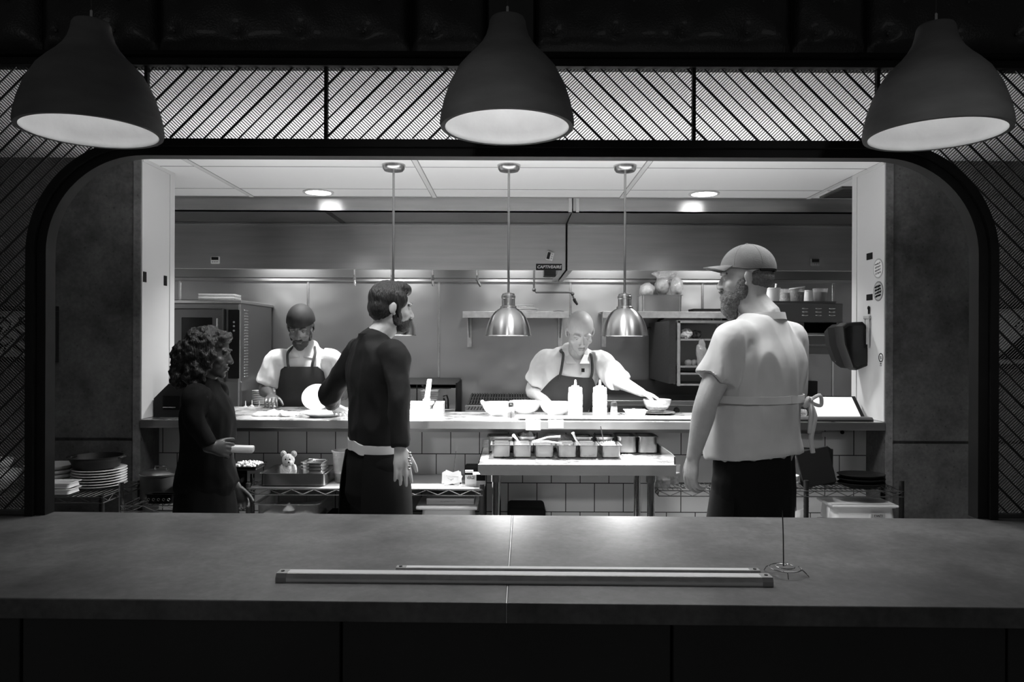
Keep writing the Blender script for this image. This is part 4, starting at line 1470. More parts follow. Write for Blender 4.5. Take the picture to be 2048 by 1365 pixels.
# a thick wedge shaped housing: front slab and rear shell
def quad(pts, Y):
    return [at(x, y, Y) for x, y in pts]
fr0 = quad([(1684, 653), (1694, 646), (1725, 644), (1731, 650), (1756, 718), (1753, 725), (1713, 741), (1705, 736), (1688, 690)], 4.19)
cen = sum(fr0, Vector()) / len(fr0)
def sc_(pts, f, d):
    c_ = sum(pts, Vector()) / len(pts)
    return [c_ + (p - c_) * f + Vector(d) for p in pts]
MB().loft([sc_(fr0, 0.96, (0, -0.006, 0)), sc_(fr0, 1.0, (0, 0, 0)), sc_(fr0, 1.0, (-0.016, 0.05, 0)), sc_(fr0, 0.96, (-0.020, 0.06, 0))]).build('screen_bezel', 'black', t, ang=25)
MB().loft([sc_(fr0, 0.86, (0, -0.0075, 0)), sc_(fr0, 0.86, (0, -0.005, 0))]).build('display', 'blackgloss', t, ang=25)
MB().loft([sc_(fr0, 0.95, (-0.020, 0.06, 0)), sc_(fr0, 0.93, (-0.045, 0.10, 0)), sc_(fr0, 0.70, (-0.065, 0.15, 0)), sc_(fr0, 0.4, (-0.07, 0.16, 0))]).build('rear_shell', 'rubber', t, ang=25)
MB().tube([cen + Vector((-0.06, 0.14, 0)), cen + Vector((0.02, 0.17, -0.02)), Vector((RX - 0.012, 4.37, cen.z - 0.03))], 0.016, 10).build('arm', 'black', t)
MB().box(RX - 0.014, RX - 0.007, 4.33, 4.41, cen.z - 0.08, cen.z + 0.02).build('wall_mount', 'black', t, smooth=False)
MB().box(cen.x - 0.115, cen.x - 0.085, 4.215, 4.225, cen.z - 0.10, cen.z - 0.096).build('edge_chrome', 'chrome', t, smooth=False)  # thin chrome strip low on the left of the housing


# stickers, switches and clips on the white jambs: flat things on the inner faces
def on_jamb(side, x, y):
    """point on the inner face of a jamb seen at the pixel"""
    X = (LX + 0.0065) if side < 0 else (RX - 0.0065)
    Y = X * F / (x - CX)
    return Vector((X, Y, pz(y, Y)))


def jamb_plate(name, side, x0, x1, y0, y1, m, label, cat, th=0.002, grp=None):
    a, b_ = on_jamb(side, x0, y0), on_jamb(side, x1, y1)
    X = a.x
    ya, yb = sorted((a.y, b_.y))
    q = MB().box(min(X, X - side * th), max(X, X - side * th), ya, yb, min(a.z, b_.z), max(a.z, b_.z))
    return tag(q.build(name, m, smooth=False), label, cat, grp)


jamb_plate('magnet_strip', -1, 285.5, 292, 546, 568, 'ink', 'black strip on the left jamb, nearer the front edge', 'strip', grp='black strips on the left jamb')
jamb_plate('magnet_strip', -1, 327, 333, 554, 575, 'ink', 'black strip on the left jamb, deeper in by the corner', 'strip', grp='black strips on the left jamb')
jamb_plate('magnet_strip', 1, 1733, 1744.5, 505, 515.5, 'ink', 'upper black rectangle on the right jamb left of the first round sticker', 'strip', grp='black rectangles on the right jamb')
jamb_plate('magnet_strip', 1, 1733, 1745, 587, 597.5, 'ink', 'lower black rectangle on the right jamb left of the second round sticker', 'strip', grp='black rectangles on the right jamb')


def round_sticker(x, y, rx, ry, dark, lines, label):
    c = on_jamb(1, x, y)
    t = thing('round_sticker', label, 'sticker', c, 'round stickers on the right jamb')
    r = ry * c.y / F
    T = Matrix.Rotation(R(-90), 4, 'Y')
    MB().lathe([(0, 0), (r, 0), (r, 0.0012), (0, 0.0012)], n=40, T=T).build('disc', 'plasticg' if not dark else 'inkgrey', t, local=True)
    MB().lathe([(0, 0.0012), (r * 0.86, 0.0012), (r * 0.86, 0.0018), (0, 0.0018)], n=40, T=T).build('centre', 'papergrey' if dark else 'paper', t, local=True)
    W_ = Matrix.Rotation(R(-90), 4, 'Z') @ Matrix.Rotation(R(90), 4, 'X')
    T2 = Matrix.Translation((-0.0024, 0, 0)) @ W_ @ Matrix.Rotation(R(8), 4, 'Z')
    scribble('print', 'ink' if dark else 'inkgrey', t, T2, r * 1.2, r * 1.25, lines, int(y), r * (0.05 if dark else 0.025))


round_sticker(1756, 534.5, 9.5, 20, False, 4, 'upper round sticker with sketchy faint lettering on the right jamb')
round_sticker(1756.5, 580, 10, 20, True, 4, 'lower round grey sticker with block lettering on the right jamb')
# little badge low on the jamb
c = on_jamb(1, 1762, 713)
t = thing('badge_sticker', 'small black and white sticker low on the right jamb edge', 'sticker', c)
T = Matrix.Rotation(R(-90), 4, 'Y')
MB().lathe([(0.020, 0.0002), (0.025, 0.0002), (0.025, 0.0012), (0.020, 0.0012)], n=30, closed=True, T=T).build('ring', 'ink', t, local=True)
q = MB()
for yy, zz_, w_, h_ in ((0.002, 0.004, 0.018, 0.004), (0.0, -0.004, 0.02, 0.003), (0.0, -0.033, 0.014, 0.006), (-0.004, -0.043, 0.006, 0.005), (0.006, -0.043, 0.004, 0.005)):
    q.box(-0.0012, -0.0002, yy - w_ / 2, yy + w_ / 2, zz_ - h_ / 2, zz_ + h_ / 2)
q.build('print', 'ink', t, local=True, smooth=False)
# clip rack with hanging cards
c = on_jamb(1, 1736, 640)
t = thing('card_rack', 'grey clip rack with hanging cards on the right jamb above the monitor', 'rack', c)
MB().box(-0.012, -0.0005, -0.035, 0.035, 0.012, 0.03, bev=0.002).build('rack_bar', 'plasticg', t, local=True, smooth=False)
for k in range(3):
    y_ = 0.024 - k * 0.024
    MB().box(-0.006 - 0.002 * k, -0.004 - 0.002 * k, y_ - 0.009, y_ + 0.009, -0.11 - 0.02 * k, 0.012).build('card', 'papergrey' if k % 2 else 'plasticg', t, local=True, smooth=False)
c = on_jamb(1, 1739, 618)
t = thing('key_hook', 'small dark hook with keys on the right jamb over the cards', 'hook', c)
MB().ell((-0.006, 0, 0.012), (0.006, 0.010, 0.012)).build('hook', 'ink', t, local=True)
for s_ in (-1, 1):
    MB().box(-0.006, -0.003, s_ * 0.006 - 0.003, s_ * 0.006 + 0.003, -0.022, 0.004).build('key', 'ink', t, local=True, smooth=False)

# ================================================================== prep table in the passage with steel pans
TZ = 0.90
TX0, TX1, TY0, TY1 = px(957, 3.62), px(1352, 3.62), 3.62, 4.19
t = thing('prep_table', 'stainless prep table with steel pans under the pass', 'table', ((TX0 + TX1) / 2, 3.9, 0))
MB().box(TX0, TX1, TY0, TY1, TZ - 0.004, TZ).build('top', 'passsteel', t, smooth=False)
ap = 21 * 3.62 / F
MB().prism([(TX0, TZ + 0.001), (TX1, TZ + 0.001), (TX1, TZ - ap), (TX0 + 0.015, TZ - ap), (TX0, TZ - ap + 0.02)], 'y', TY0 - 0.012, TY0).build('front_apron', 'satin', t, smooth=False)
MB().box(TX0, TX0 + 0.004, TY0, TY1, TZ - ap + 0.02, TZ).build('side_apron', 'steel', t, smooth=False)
MB().box(TX0, TX1, TY1 - 0.012, TY1, TZ, TZ + 0.045).build('splash', 'steel', t, smooth=False)
MB().prism([(TY0 + 0.005, TZ), (TY1, TZ), (TY1, TZ + 0.045), (TY0 + 0.1, TZ + 0.045), (TY0 + 0.005, TZ + 0.040)], 'x', TX1 - 0.006, TX1).build('side_splash', 'steel', t, smooth=False)
for x in (px(993, 3.69), px(1303, 3.69)):
    for y in (3.69, 4.10):
        l = MB().tube([(x, y, 0), (x, y, TZ - 0.01)], 0.019, 20).build('leg', 'chrome', t)
        MB().tube([(x, y, TZ - ap - 0.045), (x, y, TZ - ap + 0.01)], 0.025, 20).build('leg_socket', 'steel', l)

fx = [1003, 1045.5, 1090, 1136, 1179.5, 1224.5]
food_ = [('inkgrey', 0.006, 0.002, 'first steel pan from left on the prep table, with dark liquid'), ('food', 0.012, 0.005, 'second steel pan on the prep table, holding a pale spoon'), ('food', 0.012, 0.006, 'third steel pan on the prep table, with tongs across it'),
         ('herb', 0.014, 0.008, 'fourth steel pan on the prep table, full of chopped herbs'), ('pepper', 0.012, 0.006, 'fifth steel pan on the prep table, with dark contents'), ('foodw', 0.035, 0.018, 'sixth steel pan on the prep table, heaped with white crumbles')]
pan_c = []
for k, (x, (fm, h_, amp, lab)) in enumerate(zip(fx, food_)):
    c = Vector((px(x, 3.80), 3.895, TZ))
    pan_c.append(c)
    t = thing('steel_pan', lab, 'pan', c, 'small steel pans on the prep table')
    pan_mb(0.110, 0.18, 0.068, taper=0.84, rim=0.006, r=0.013).build('pan', 'steel', t, local=True)
    mound(0.086, 0.15, h_, amp, 6, k * 1.7 + 0.4, 0.040).build('food', fm, t, local=True, ang=0)


def utensil(name, label, pts, r, m, cat):
    t = thing(name, label, cat, pts[0])
    MB().tube(pts, r, 8).build('handle', m, t)
    return t


c = pan_c[1]
t = utensil('spoon', 'pale plastic spoon leaning in the second steel pan', [c + Vector((-0.005, 0, 0.045)), c + Vector((-0.024, -0.03, 0.085)), c + Vector((-0.046, -0.055, 0.115))], [0.004, 0.0045, 0.008], 'plasticw', 'spoon')
c = pan_c[3]
t = utensil('spoon', 'steel spoon with light handle between the fourth and fifth pans', [c + Vector((0.075, 0.03, 0.05)), c + Vector((0.05, 0.02, 0.085)), c + Vector((0.035, 0.0, 0.120))], [0.004, 0.005, 0.008], 'alu', 'spoon')
c = pan_c[2]
t = thing('tongs', 'steel tongs lying across the third and fourth pans', 'tongs', c + Vector((0, 0, 0.07)))
MB().tube([c + Vector((-0.06, -0.05, 0.075)), c + Vector((0.01, -0.06, 0.085)), c + Vector((0.09, -0.05, 0.07))], [0.005, 0.004, 0.006], 8).build('arm', 'alu', t)
MB().tube([c + Vector((-0.06, -0.04, 0.078)), c + Vector((0.02, -0.02, 0.10)), c + Vector((0.085, -0.03, 0.105))], [0.005, 0.004, 0.006], 8).build('arm', 'alu', t)
c = pan_c[5]
utensil('thermometer', 'thin steel probe standing in the sixth pan beside the crumbles', [c + Vector((-0.02, 0.05, 0.045)), c + Vector((-0.04, 0.05, 0.15))], [0.0022, 0.0025], 'greysteel', 'probe')
# rear row
pan_r = thing('steel_pan', 'shallow steel pan behind the first pan at the prep table left end', 'pan', (px(1003, 4.05), 4.075, TZ), 'rear steel pans on the prep table')
pan_mb(0.15, 0.14, 0.085, taper=0.9, r=0.015).build('pan', 'steel', pan_r, local=True)
for x, m_, lab in ((1054, 'bread', 'steel pan with brown heap behind the second front pan'), (1166, 'pepper', 'steel pan behind the fifth front pan'), (1208, 'inkgrey', 'steel pan behind the sixth front pan')):
    t = thing('steel_pan', lab, 'pan', (px(x, 4.07), 4.075, TZ), 'rear steel pans on the prep table')
    pan_mb(0.108, 0.14, 0.085, taper=0.9, r=0.015).build('pan', 'steel', t, local=True)
    mound(0.09, 0.12, 0.05 if m_ == 'bread' else 0.015, 0.012, 5, x * 0.1, 0.06).build('food', m_, t, local=True, ang=0)
for x, lab in ((1254, 'left of two big steel pans at the prep table right end'), (1296, 'right of two big steel pans at the prep table right end')):
    o = pan_mb(0.112, 0.17, 0.092, taper=0.93, r=0.02).build('steel_pan', 'steel', local=True)
    o.location = (px(x, 4.0), 4.06, TZ)
    tag(o, lab, 'pan', 'rear steel pans on the prep table')
t = thing('greens_bag', 'open plastic bag of salad greens behind the third pan', 'bag', (px(1108, 4.07), 4.08, TZ))
blob('greens', 'food', Vector((px(1110, 4.07), 4.08, TZ + 0.052)), (0.078, 0.045, 0.034), 0.4, 26, 1.4, t)
blob('plastic_bag', 'wrap', Vector((px(1110, 4.07), 4.08, TZ + 0.056)), (0.088, 0.05, 0.04), 0.3, 14, 4.4, t)
for x, y, lab, rz in ((1256, 913, 'left folded white napkin on the prep table', 0.1), (1259, 916, 'lower white card tucked under the left napkin', 0.3), (1282, 914.5, 'right white card lying on the prep table', -0.35)):
    Y = 0.6 * F / (y - CY)
    o = MB().box(-0.024, 0.024, -0.03, 0.03, 0, 0.004 if x != 1256 else 0.003).build('napkin', 'paper', smooth=False, local=True)
    o.location = (px(x, Y), Y, TZ + (0.0045 if x == 1256 else 0))
    o.rotation_euler = (0, 0, rz)
    tag(o, lab, 'napkin', 'napkins on the prep table')

# ================================================================== wire shelving under the pass
def wire_shelving(label, x0, x1, y0, y1, levels, ztop, posts, solid=(), m='chrome', pm='chrome'):
    t = thing('wire_shelving', label, 'shelving', ((x0 + x1) / 2, (y0 + y1) / 2, 0), 'wire shelving')
    for z in levels:
        q = MB()
        for yy in (y0, y1):
            for dz in (0, -0.028):
                q.tube([(x0, yy, z - 0.004 + dz), (x1, yy, z - 0.004 + dz)], 0.0032, 6)
            n = max(4, int((x1 - x0) / 0.055))
            pts = [(x0 + (x1 - x0) * k / n, yy, z - 0.006 - (0.024 if k % 2 else 0)) for k in range(n + 1)]
            q.tube(pts, 0.0022, 5)
        for xx in (x0, x1):
            for dz in (0, -0.028):
                q.tube([(xx, y0, z - 0.004 + dz), (xx, y1, z - 0.004 + dz)], 0.0032, 6)
            pts = [(xx, y0 + (y1 - y0) * k / 8, z - 0.006 - (0.024 if k % 2 else 0)) for k in range(9)]
            q.tube(pts, 0.0022, 5)
        n = int((x1 - x0) / 0.025)
        for k in range(1, n):
            x = x0 + (x1 - x0) * k / n
            q.tube([(x, y0, z - 0.0035), (x, y1, z - 0.0035)], 0.002, 4)
        sh = q.build('shelf', m, t)
        if z in solid:
            MB().box(x0 + 0.004, x1 - 0.004, y0 - 0.004, y1, z - 0.001, z + 0.0005).build('liner', 'shelfliner' if m == 'chrome' else 'rubber', sh, smooth=False)
    for (x, y) in posts:
        l = MB().tube([(x, y, 0), (x, y, ztop)], 0.0125, 14).build('post', pm, t)
        q = MB()
        for k in range(int(ztop / 0.025)):
            q.lathe([(0.0125, -0.001), (0.0132, -0.001), (0.0132, 0.001), (0.0125, 0.001)], (x, y, 0.02 + k * 0.025), 14, closed=True)
        q.build('groove', pm, l)
    return t


UA = px(262, 3.80), px(486, 3.80)
wire_shelving('wire shelving at the left below the pass, behind the dark haired woman', UA[0], UA[1], 3.70, 3.97, (0.679, 0.30), 0.79, [(UA[0], 3.71), (UA[1] - 0.005, 3.71), (UA[1] - 0.005, 3.96)])
UC = px(500, 3.80), px(967, 3.80)
wire_shelving('wire shelving below the pass with the plush toy and receipt spike', UC[0], UC[1], 3.76, 4.17, (0.752, 0.47), 0.775, [(UC[0] + 0.005, 3.77), (UC[1] - 0.005, 3.77), (UC[0] + 0.005, 4.16), (UC[1] - 0.005, 4.16)], solid=(0.752, 0.47), pm='greysteel')
UD = px(1316, 3.80), px(1800, 3.80)
wire_shelving('black wire shelving at the right below the pass, behind the capped man', UD[0], UD[1], 3.76, 3.97, (0.752, 0.47), 0.80, [(UD[0] + 0.005, 3.965), (px(1612, 3.78), 3.77), (UD[1] - 0.005, 3.77), (UD[1] - 0.005, 3.96)], m='greysteel', pm='blacksteel')
UB = px(-170, 3.75), px(194, 3.75)
wire_shelving('black wire shelving in the left corner holding stacked dishes', UB[0], UB[1] + 0.125, 3.58, 3.97, (0.745, 0.40), 0.75, [(UB[1] + 0.115, 3.59), (UB[1] + 0.115, 3.96)], m='greysteel', pm='blacksteel')

# --- left unit: dark pots and a patterned dish
zA = 0.681
t = thing('steel_pot', 'dark lidded pot on the low left shelf behind the woman', 'pot', (px(322, 3.86), 3.868, zA))
MB().lathe([(0, 0), (0.095, 0), (0.10, 0.008), (0.10, 0.12), (0.104, 0.122), (0.104, 0.126), (0, 0.126)], n=36).build('pot_body', 'greysteel', t, local=True)
MB().lathe([(0.104, 0.126), (0.104, 0.13), (0.08, 0.14), (0, 0.146)], n=36).build('lid', 'darksteel', t, local=True)
MB().tube([(-0.03, 0, 0.143), (-0.03, 0, 0.162), (0.03, 0, 0.162), (0.03, 0, 0.143)], 0.005, 8).build('handle', 'chrome', t, local=True)
t = thing('baking_dish', 'small patterned black dish on the front of the low left shelf', 'dish', (px(326, 3.74), 3.732, zA))
pan_mb(0.15, 0.065, 0.05, taper=0.88, rim=0.003, th=0.003, r=0.02).build('dish', 'blackgloss', t, local=True)
q = MB()
for k in range(5):
    cx_ = -0.05 + k * 0.025
    pts = [Vector((cx_ + 0.006 * cos(a / 3), -0.0335 + 0.0, 0.024 + 0.006 * sin(a / 3))) for a in range(0, 17)]
    q.tube(pts, 0.0012, 5)
q.build('scroll_pattern', 'plasticg', t, local=True)
blackbox = MB().box(px(363, 3.86), px(430, 3.86), 3.78, 3.95, zA, zA + 0.09, bev=0.008, seg=2).build('storage_box', 'rubber', smooth=False)
tag(blackbox, 'black box on the low left shelf beside the lidded pot', 'box')
blackbox = MB().box(px(440, 3.86), px(484, 3.86), 3.76, 3.95, zA, zA + 0.153, bev=0.006, seg=2).build('storage_box', 'rubber', smooth=False)
tag(blackbox, 'tall black bin at the right end of the low left shelf, under nuts', 'box')
zn = zA + 0.1532
t = thing('nut_tray', 'black tray of mixed nuts right of the dark haired woman', 'tray', (px(497, 3.86), 3.86, zn))
pan_mb(0.15, 0.17, 0.022, taper=0.95, r=0.01).build('tray', 'black', t, local=True)
q = MB()
random.seed(3)
for k in range(150):
    x_, y_ = random.uniform(-0.06, 0.06), random.uniform(-0.07, 0.07)
    q.ell((x_, y_, 0.02 + 0.018 * (1 - (x_ / 0.07) ** 2 - (y_ / 0.08) ** 2) * random.random()), (random.uniform(.006, .009),) * 3, u=7, v=5)
q.build('nuts', 'food', t, local=True)['kind'] = 'stuff'

# --- middle unit
zC = 0.7526
t = thing('hotel_pan', 'wide steel pan on the shelf, holding a plush toy and small pans', 'pan', (px(603, 3.95), 3.93, zC))
pan_mb(0.345, 0.28, 0.068, taper=0.95, r=0.02).build('pan', 'steel', t, local=True)
# plush toy
c = Vector((px(578, 3.88), 3.88, zC + 0.012))
t = thing('plush_toy', 'small plush animal toy with round ears sitting in the steel pan', 'toy', c)
b = MB()
b.ell((0, 0, 0.045), (0.036, 0.03, 0.05))
b.ell((0, -0.003, 0.112), (0.033, 0.03, 0.033))
b.ell((0.012, -0.026, 0.102), (0.017, 0.016, 0.013))
b.ell((-0.032, -0.006, 0.06), (0.012, 0.013, 0.03), T=None)
b.ell((0.033, -0.006, 0.06), (0.012, 0.013, 0.03))
for s_ in (-1, 1):
    b.ell((s_ * 0.018, -0.028, 0.014), (0.015, 0.026, 0.014))
bd = b.build('body', 'plush', t, local=True, ang=0)
rm = bd.modifiers.new('r', 'REMESH'); rm.mode = 'VOXEL'; rm.voxel_size = 0.004
for s_ in (-1, 1):
    e_ = MB().ell((s_ * 0.027, 0.002, 0.142), (0.016, 0.007, 0.017)).build('ear', 'plush', t, local=True)
    MB().ell((s_ * 0.027, -0.003, 0.142), (0.010, 0.005, 0.011)).build('inner_ear', 'papergrey', e_, local=True)
    MB().ell((s_ * 0.011 + 0.005, -0.031, 0.119), (0.0035, 0.003, 0.0045), u=10, v=6).build('eye', 'ink', t, local=True)
MB().ell((0.014, -0.042, 0.106), (0.005, 0.003, 0.004), u=10, v=6).build('nose', 'ink', t, local=True)
# nested small pans
for col, (x, Y_, n_, lab) in enumerate(((623, 3.998, 3, 'rear left stack of nested pans in the wide steel pan'), (636, 3.862, 4, 'right stack of nested pans in the wide steel pan'))):
    for k in range(n_):
        o = pan_mb(0.088, 0.13, 0.062, taper=0.80, r=0.012).build('nested_pan', 'steel', local=True)
        o.location = (px(x, Y_), Y_, zC + 0.008 + k * 0.017)
        tag(o, f'{["lowest", "second", "third", "topmost"][k if k < n_ - 1 else 3]} pan of the {lab}', 'pan', 'nested small steel pans')
# clear tub with contents
t = thing('clear_container', 'tall clear plastic tub on the shelf behind the server', 'container', (px(694, 3.95), 3.95, zC))
MB().lathe([(0, 0), (0.062, 0), (0.074, 0.155), (0.079, 0.157), (0.079, 0.165), (0.071, 0.165), (0.059, 0.004), (0, 0.004)], n=36).build('tub', 'clear', t, local=True)
MB().lathe([(0, 0.004), (0.058, 0.004), (0.062, 0.05), (0, 0.052)], n=30).build('contents', 'denim', t, local=True)
# receipt spike
c = Vector((px(906, 3.9), 3.9, zC))
t = thing('receipt_spike', 'spike with impaled white receipts on the shelf under the pass', 'receipt spike', c)
MB().lathe([(0, 0), (0.045, 0), (0.042, 0.012), (0, 0.016)], c, 24).build('base', 'black', t)
MB().tube([c + Vector((0, 0, 0.012)), c + Vector((0.018, 0, 0.17))], 0.0016, 6).build('spike', 'greysteel', t)
for k in range(7):
    T = Matrix.Translation(c + Vector((0.004 - 0.004 * (k % 3), -0.048 - 0.004 * (6 - k) * 0.4, 0.040))) @ Matrix.Rotation(R(-10 + 5 * k - (k % 2) * 12), 4, 'Y') @ Matrix.Rotation(R(-22), 4, 'X')
    MB().box(-0.046, 0.046, -0.0005, 0.0005, -0.030, 0.026, T=T).build('receipt', 'paper', t, smooth=False)
q = MB()
T = Matrix.Translation(c + Vector((0.0, -0.0600, 0.040))) @ Matrix.Rotation(R(8), 4, 'Y') @ Matrix.Rotation(R(-22), 4, 'X')
q.tube([T @ Vector((-0.03, -0.002, 0.008)), T @ Vector((0.035, -0.002, 0.010))], 0.0009, 5)
q.tube([T @ Vector((-0.02, -0.002, -0.004)), T @ Vector((0.0, -0.002, -0.012)), T @ Vector((0.012, -0.002, -0.002)), T @ Vector((-0.004, -0.002, -0.010))], 0.0008, 5)
q.build('pen_marks', 'inkgrey', t)
# cartons
c = Vector((px(952, 3.86), 3.86, zC))
t = thing('carton', 'white and dark carton lettered VERGE on the shelf by the table leg', 'carton', c)
w_, h_ = 0.052, 0.060
MB().box(-w_, w_, -0.03, 0.05, 0, h_, bev=0.001).build('box', 'plasticw', t, local=True, smooth=False)
MB().box(0.006, w_ + 0.0006, -0.0306, -0.0298, 0.028, h_).build('dark_panel', 'ink', t, local=True, smooth=False)
MB().box(0.006, w_ + 0.0006, -0.0306, -0.0298, 0.0, 0.028).build('grey_panel', 'papergrey', t, local=True, smooth=False)
MB().box(-w_, -0.012, -0.03, 0.0, h_, h_ + 0.018).build('flap', 'plasticw', t, local=True, smooth=False)
MB().box(-w_, -0.012, -0.0306, -0.0298, h_ - 0.002, h_ + 0.008).build('dark_band', 'ink', t, local=True, smooth=False)
text('VERGE', 0.024, 'lettering', 'ink', t, Matrix.Translation((-0.023, -0.0312, 0.043)) @ FACE @ Matrix.Diagonal((0.60, 1, 1, 1)), ext=0.0003)
scribble('small_print', 'papergrey', t, Matrix.Translation((-0.024, -0.0305, 0.008)) @ FACE, 0.044, 0.006, 1, 5, 0.0005)
c = Vector((px(944, 4.0), 4.02, zC))
tag(MB().box(c.x - 0.035, c.x + 0.06, 3.98, 4.08, zC, zC + 0.075, bev=0.004).build('storage_box', 'rubber', smooth=False), 'dark box behind the lettered carton on the shelf', 'box')
# lower shelf of the middle unit
zL = 0.4706
t = thing('flour_tub', 'open clear tub of white powder on the bottom shelf, left of the server', 'tub', (px(592, 3.9), 3.93, zL))
pan_mb(0.345, 0.40, 0.205, taper=0.88, rim=0.012, th=0.004, r=0.04).build('tub', 'clear', t, local=True)
mound(0.29, 0.33, 0.03, 0.008, 4, 3.3, 0.14).build('powder', 'foodw', t, local=True, ang=0)
MB().lathe([(0.03, 0), (0.0, 0.04)], (0.0, -0.14, 0.165), 12).build('scoop', 'plasticw', t, local=True)
for x0, x1, zt_, lab in ((656, 698, 0.60, 'low black tray on the bottom shelf beside the powder tub'),):
    o = MB().box(px(x0, 3.9), px(x1, 3.9), 3.78, 4.0, zL, zt_, bev=0.006).build('storage_box', 'rubber', smooth=False)
    tag(o, lab, 'box')
t = thing('storage_tub', 'white lidded tub on the bottom shelf right of the server', 'tub', (px(897, 3.85), 3.93, zL))
pan_mb(0.285, 0.30, 0.173, taper=0.95, rim=0.01, r=0.03).build('tub', 'plasticw', t, local=True)
MB().box(-0.156, 0.156, -0.165, 0.165, 0.173, 0.190, bev=0.006, seg=2).build('lid', 'plasticw', t, local=True, smooth=False)
c = Vector((px(903, 3.85), 3.9, zL + 0.1915))
t = thing('book', 'thick hardcover book lying on the white lidded tub', 'book', c)
MB().box(-0.118, 0.118, -0.085, 0.09, 0.003, 0.029).build('pages', 'paper', t, local=True, smooth=False)
MB().box(-0.122, 0.122, -0.09, 0.094, 0.0, 0.003).build('cover', 'papergrey', t, local=True, smooth=False)
MB().box(-0.122, 0.122, -0.09, 0.094, 0.029, 0.032).build('cover', 'papergrey', t, local=True, smooth=False)
MB().box(-0.122, 0.122, -0.093, -0.088, 0.0, 0.032, bev=0.002).build('spine', 'chinagrey', t, local=True, smooth=False)
scribble('spine_print', 'inkgrey', t, Matrix.Translation((-0.012, -0.0932, 0.016)) @ FACE, 0.085, 0.010, 1, 9, 0.0006)
o = MB().box(c.x - 0.05, c.x + 0.055, 3.9 - 0.04, 3.9 + 0.07, c.z + 0.0325, c.z + 0.0335).build('note_card', 'paper', smooth=False)
tag(o, 'white card lying on top of the book', 'card')
# black bin on the floor behind the table
o = MB().box(px(1016, 4.0), px(1092, 4.0), 3.95, 4.17, 0.0, pz(1013, 4.0), bev=0.02, seg=3).build('waste_bin', 'rubber', smooth=False)
tag(o, 'black bin standing under the prep table against the tiles', 'bin')

# --- right unit
zD = 0.7526
# stack of dark menus, fanned
for k in range(7):
    T = Matrix.Translation((px(1632, 3.86) + 0.004 * k, 3.80 + k * 0.018, zD + 0.002)) @ Matrix.Rotation(R(-12 + 2.5 * k), 4, 'Y') @ Matrix.Rotation(R(-6), 4, 'X')
    o = MB().box(-0.085, 0.085, -0.006, 0.006, 0.0, 0.185, bev=0.003, T=T).build('menu_cover', 'rubber', smooth=False)
    zmin = min(v.co.z for v in o.data.vertices) + o.location.z
    o.location.z += zD + 0.001 - zmin
    tag(o, ('front black menu cover leaning on the right shelf' if k == 0 else 'rearmost black menu cover leaning on the right shelf' if k == 6 else f'{ORD[k]} black menu cover from the front, leaning on the right shelf'), 'menu', 'menu covers on the right shelf')
for k, lab in enumerate(('lower oval dark serving tray at the right shelf end', 'middle oval dark serving tray at the right shelf end', 'top oval dark serving tray at the right shelf end')):
    o = MB().lathe([(0, 0), (0.10, 0), (0.135, 0.018), (0.138, 0.02), (0.135, 0.022), (0.10, 0.004), (0, 0.004)], n=48).build('oval_tray', 'rubber', local=True)
    o.scale = (0.88, 0.66, 1)
    o.location = (px(1724, 3.86), 3.865, zD + 0.001 + k * 0.022)
    tag(o, lab, 'tray', 'oval trays on the right shelf')
cu = None
for k, lab in enumerate(('lower white cup of the stack behind the capped man\'s trousers', 'upper white cup of the stack behind the capped man\'s trousers')):
    if cu is None:
        cu = thing('cup', lab, 'cup', (px(1581, 3.85), 3.85, zD + 0.001), 'cups on the right shelf')
        MB().lathe([(0, 0), (0.032, 0), (0.042, 0.012), (0.045, 0.028), (0.043, 0.03), (0.040, 0.014), (0, 0.005)], n=30).build('bowl', 'chinagrey', cu, local=True)
    else:
        again(cu, lab, (px(1581, 3.85), 3.85, zD + 0.031))
for k, (z_, lab) in enumerate(((0.4706, 'lower white lidded bus tub on the bottom right shelf'), (0.578, 'upper white lidded bus tub with torn label on the right'))):
    t = thing('bus_tub', lab, 'tub', (px(1718, 3.85), 3.87, z_), 'bus tubs on the right shelf')
    pan_mb(0.33, 0.20, 0.085, taper=0.95, rim=0.01, r=0.025).build('tub', 'plasticw', t, local=True)
    MB().box(-0.168, 0.168, -0.104, 0.104, 0.085, 0.097, bev=0.004, seg=2).build('lid', 'plasticw', t, local=True, smooth=False)
    if k == 1:
        MB().box(0.03, 0.10, -0.0985, -0.096, 0.03, 0.055).build('label', 'papergrey', t, local=True, smooth=False)
        scribble('label_print', 'ink', t, Matrix.Translation((0.068, -0.0986, 0.043)) @ FACE, 0.055, 0.018, 1, 3, 0.0012)
        MB().box(0.020, 0.032, -0.0985, -0.096, 0.015, 0.05).build('torn_edge', 'paper', t, local=True, smooth=False)
for x, lab, h_ in ((1563, 'left white paper bag on the bottom right shelf, behind the spike', 0.15), (1601, 'right crumpled white paper bag on the bottom right shelf', 0.165)):
    c = Vector((px(x, 3.84), 3.84, 0.4706))

    def bag(u, v, c=c, h=h_, s=x):
        a = 2 * pi * u
        w = 1 - 0.35 * v
        r = 0.042 * w * (1 + 0.12 * noise.noise(Vector((cos(a) * 2, sin(a) * 2 + s, v * 5))))
        return c + Vector((r * (abs(cos(a)) ** 0.6) * (1 if cos(a) > 0 else -1), 0.7 * r * (abs(sin(a)) ** 0.6) * (1 if sin(a) > 0 else -1) * (1 - 0.8 * v), h * v * (1 + 0.08 * cos(a))))
    tag(MB().grid(bag, 28, 12).build('paper_bag', 'paper', ang=20), lab, 'paper bag', 'paper bags on the right shelf')
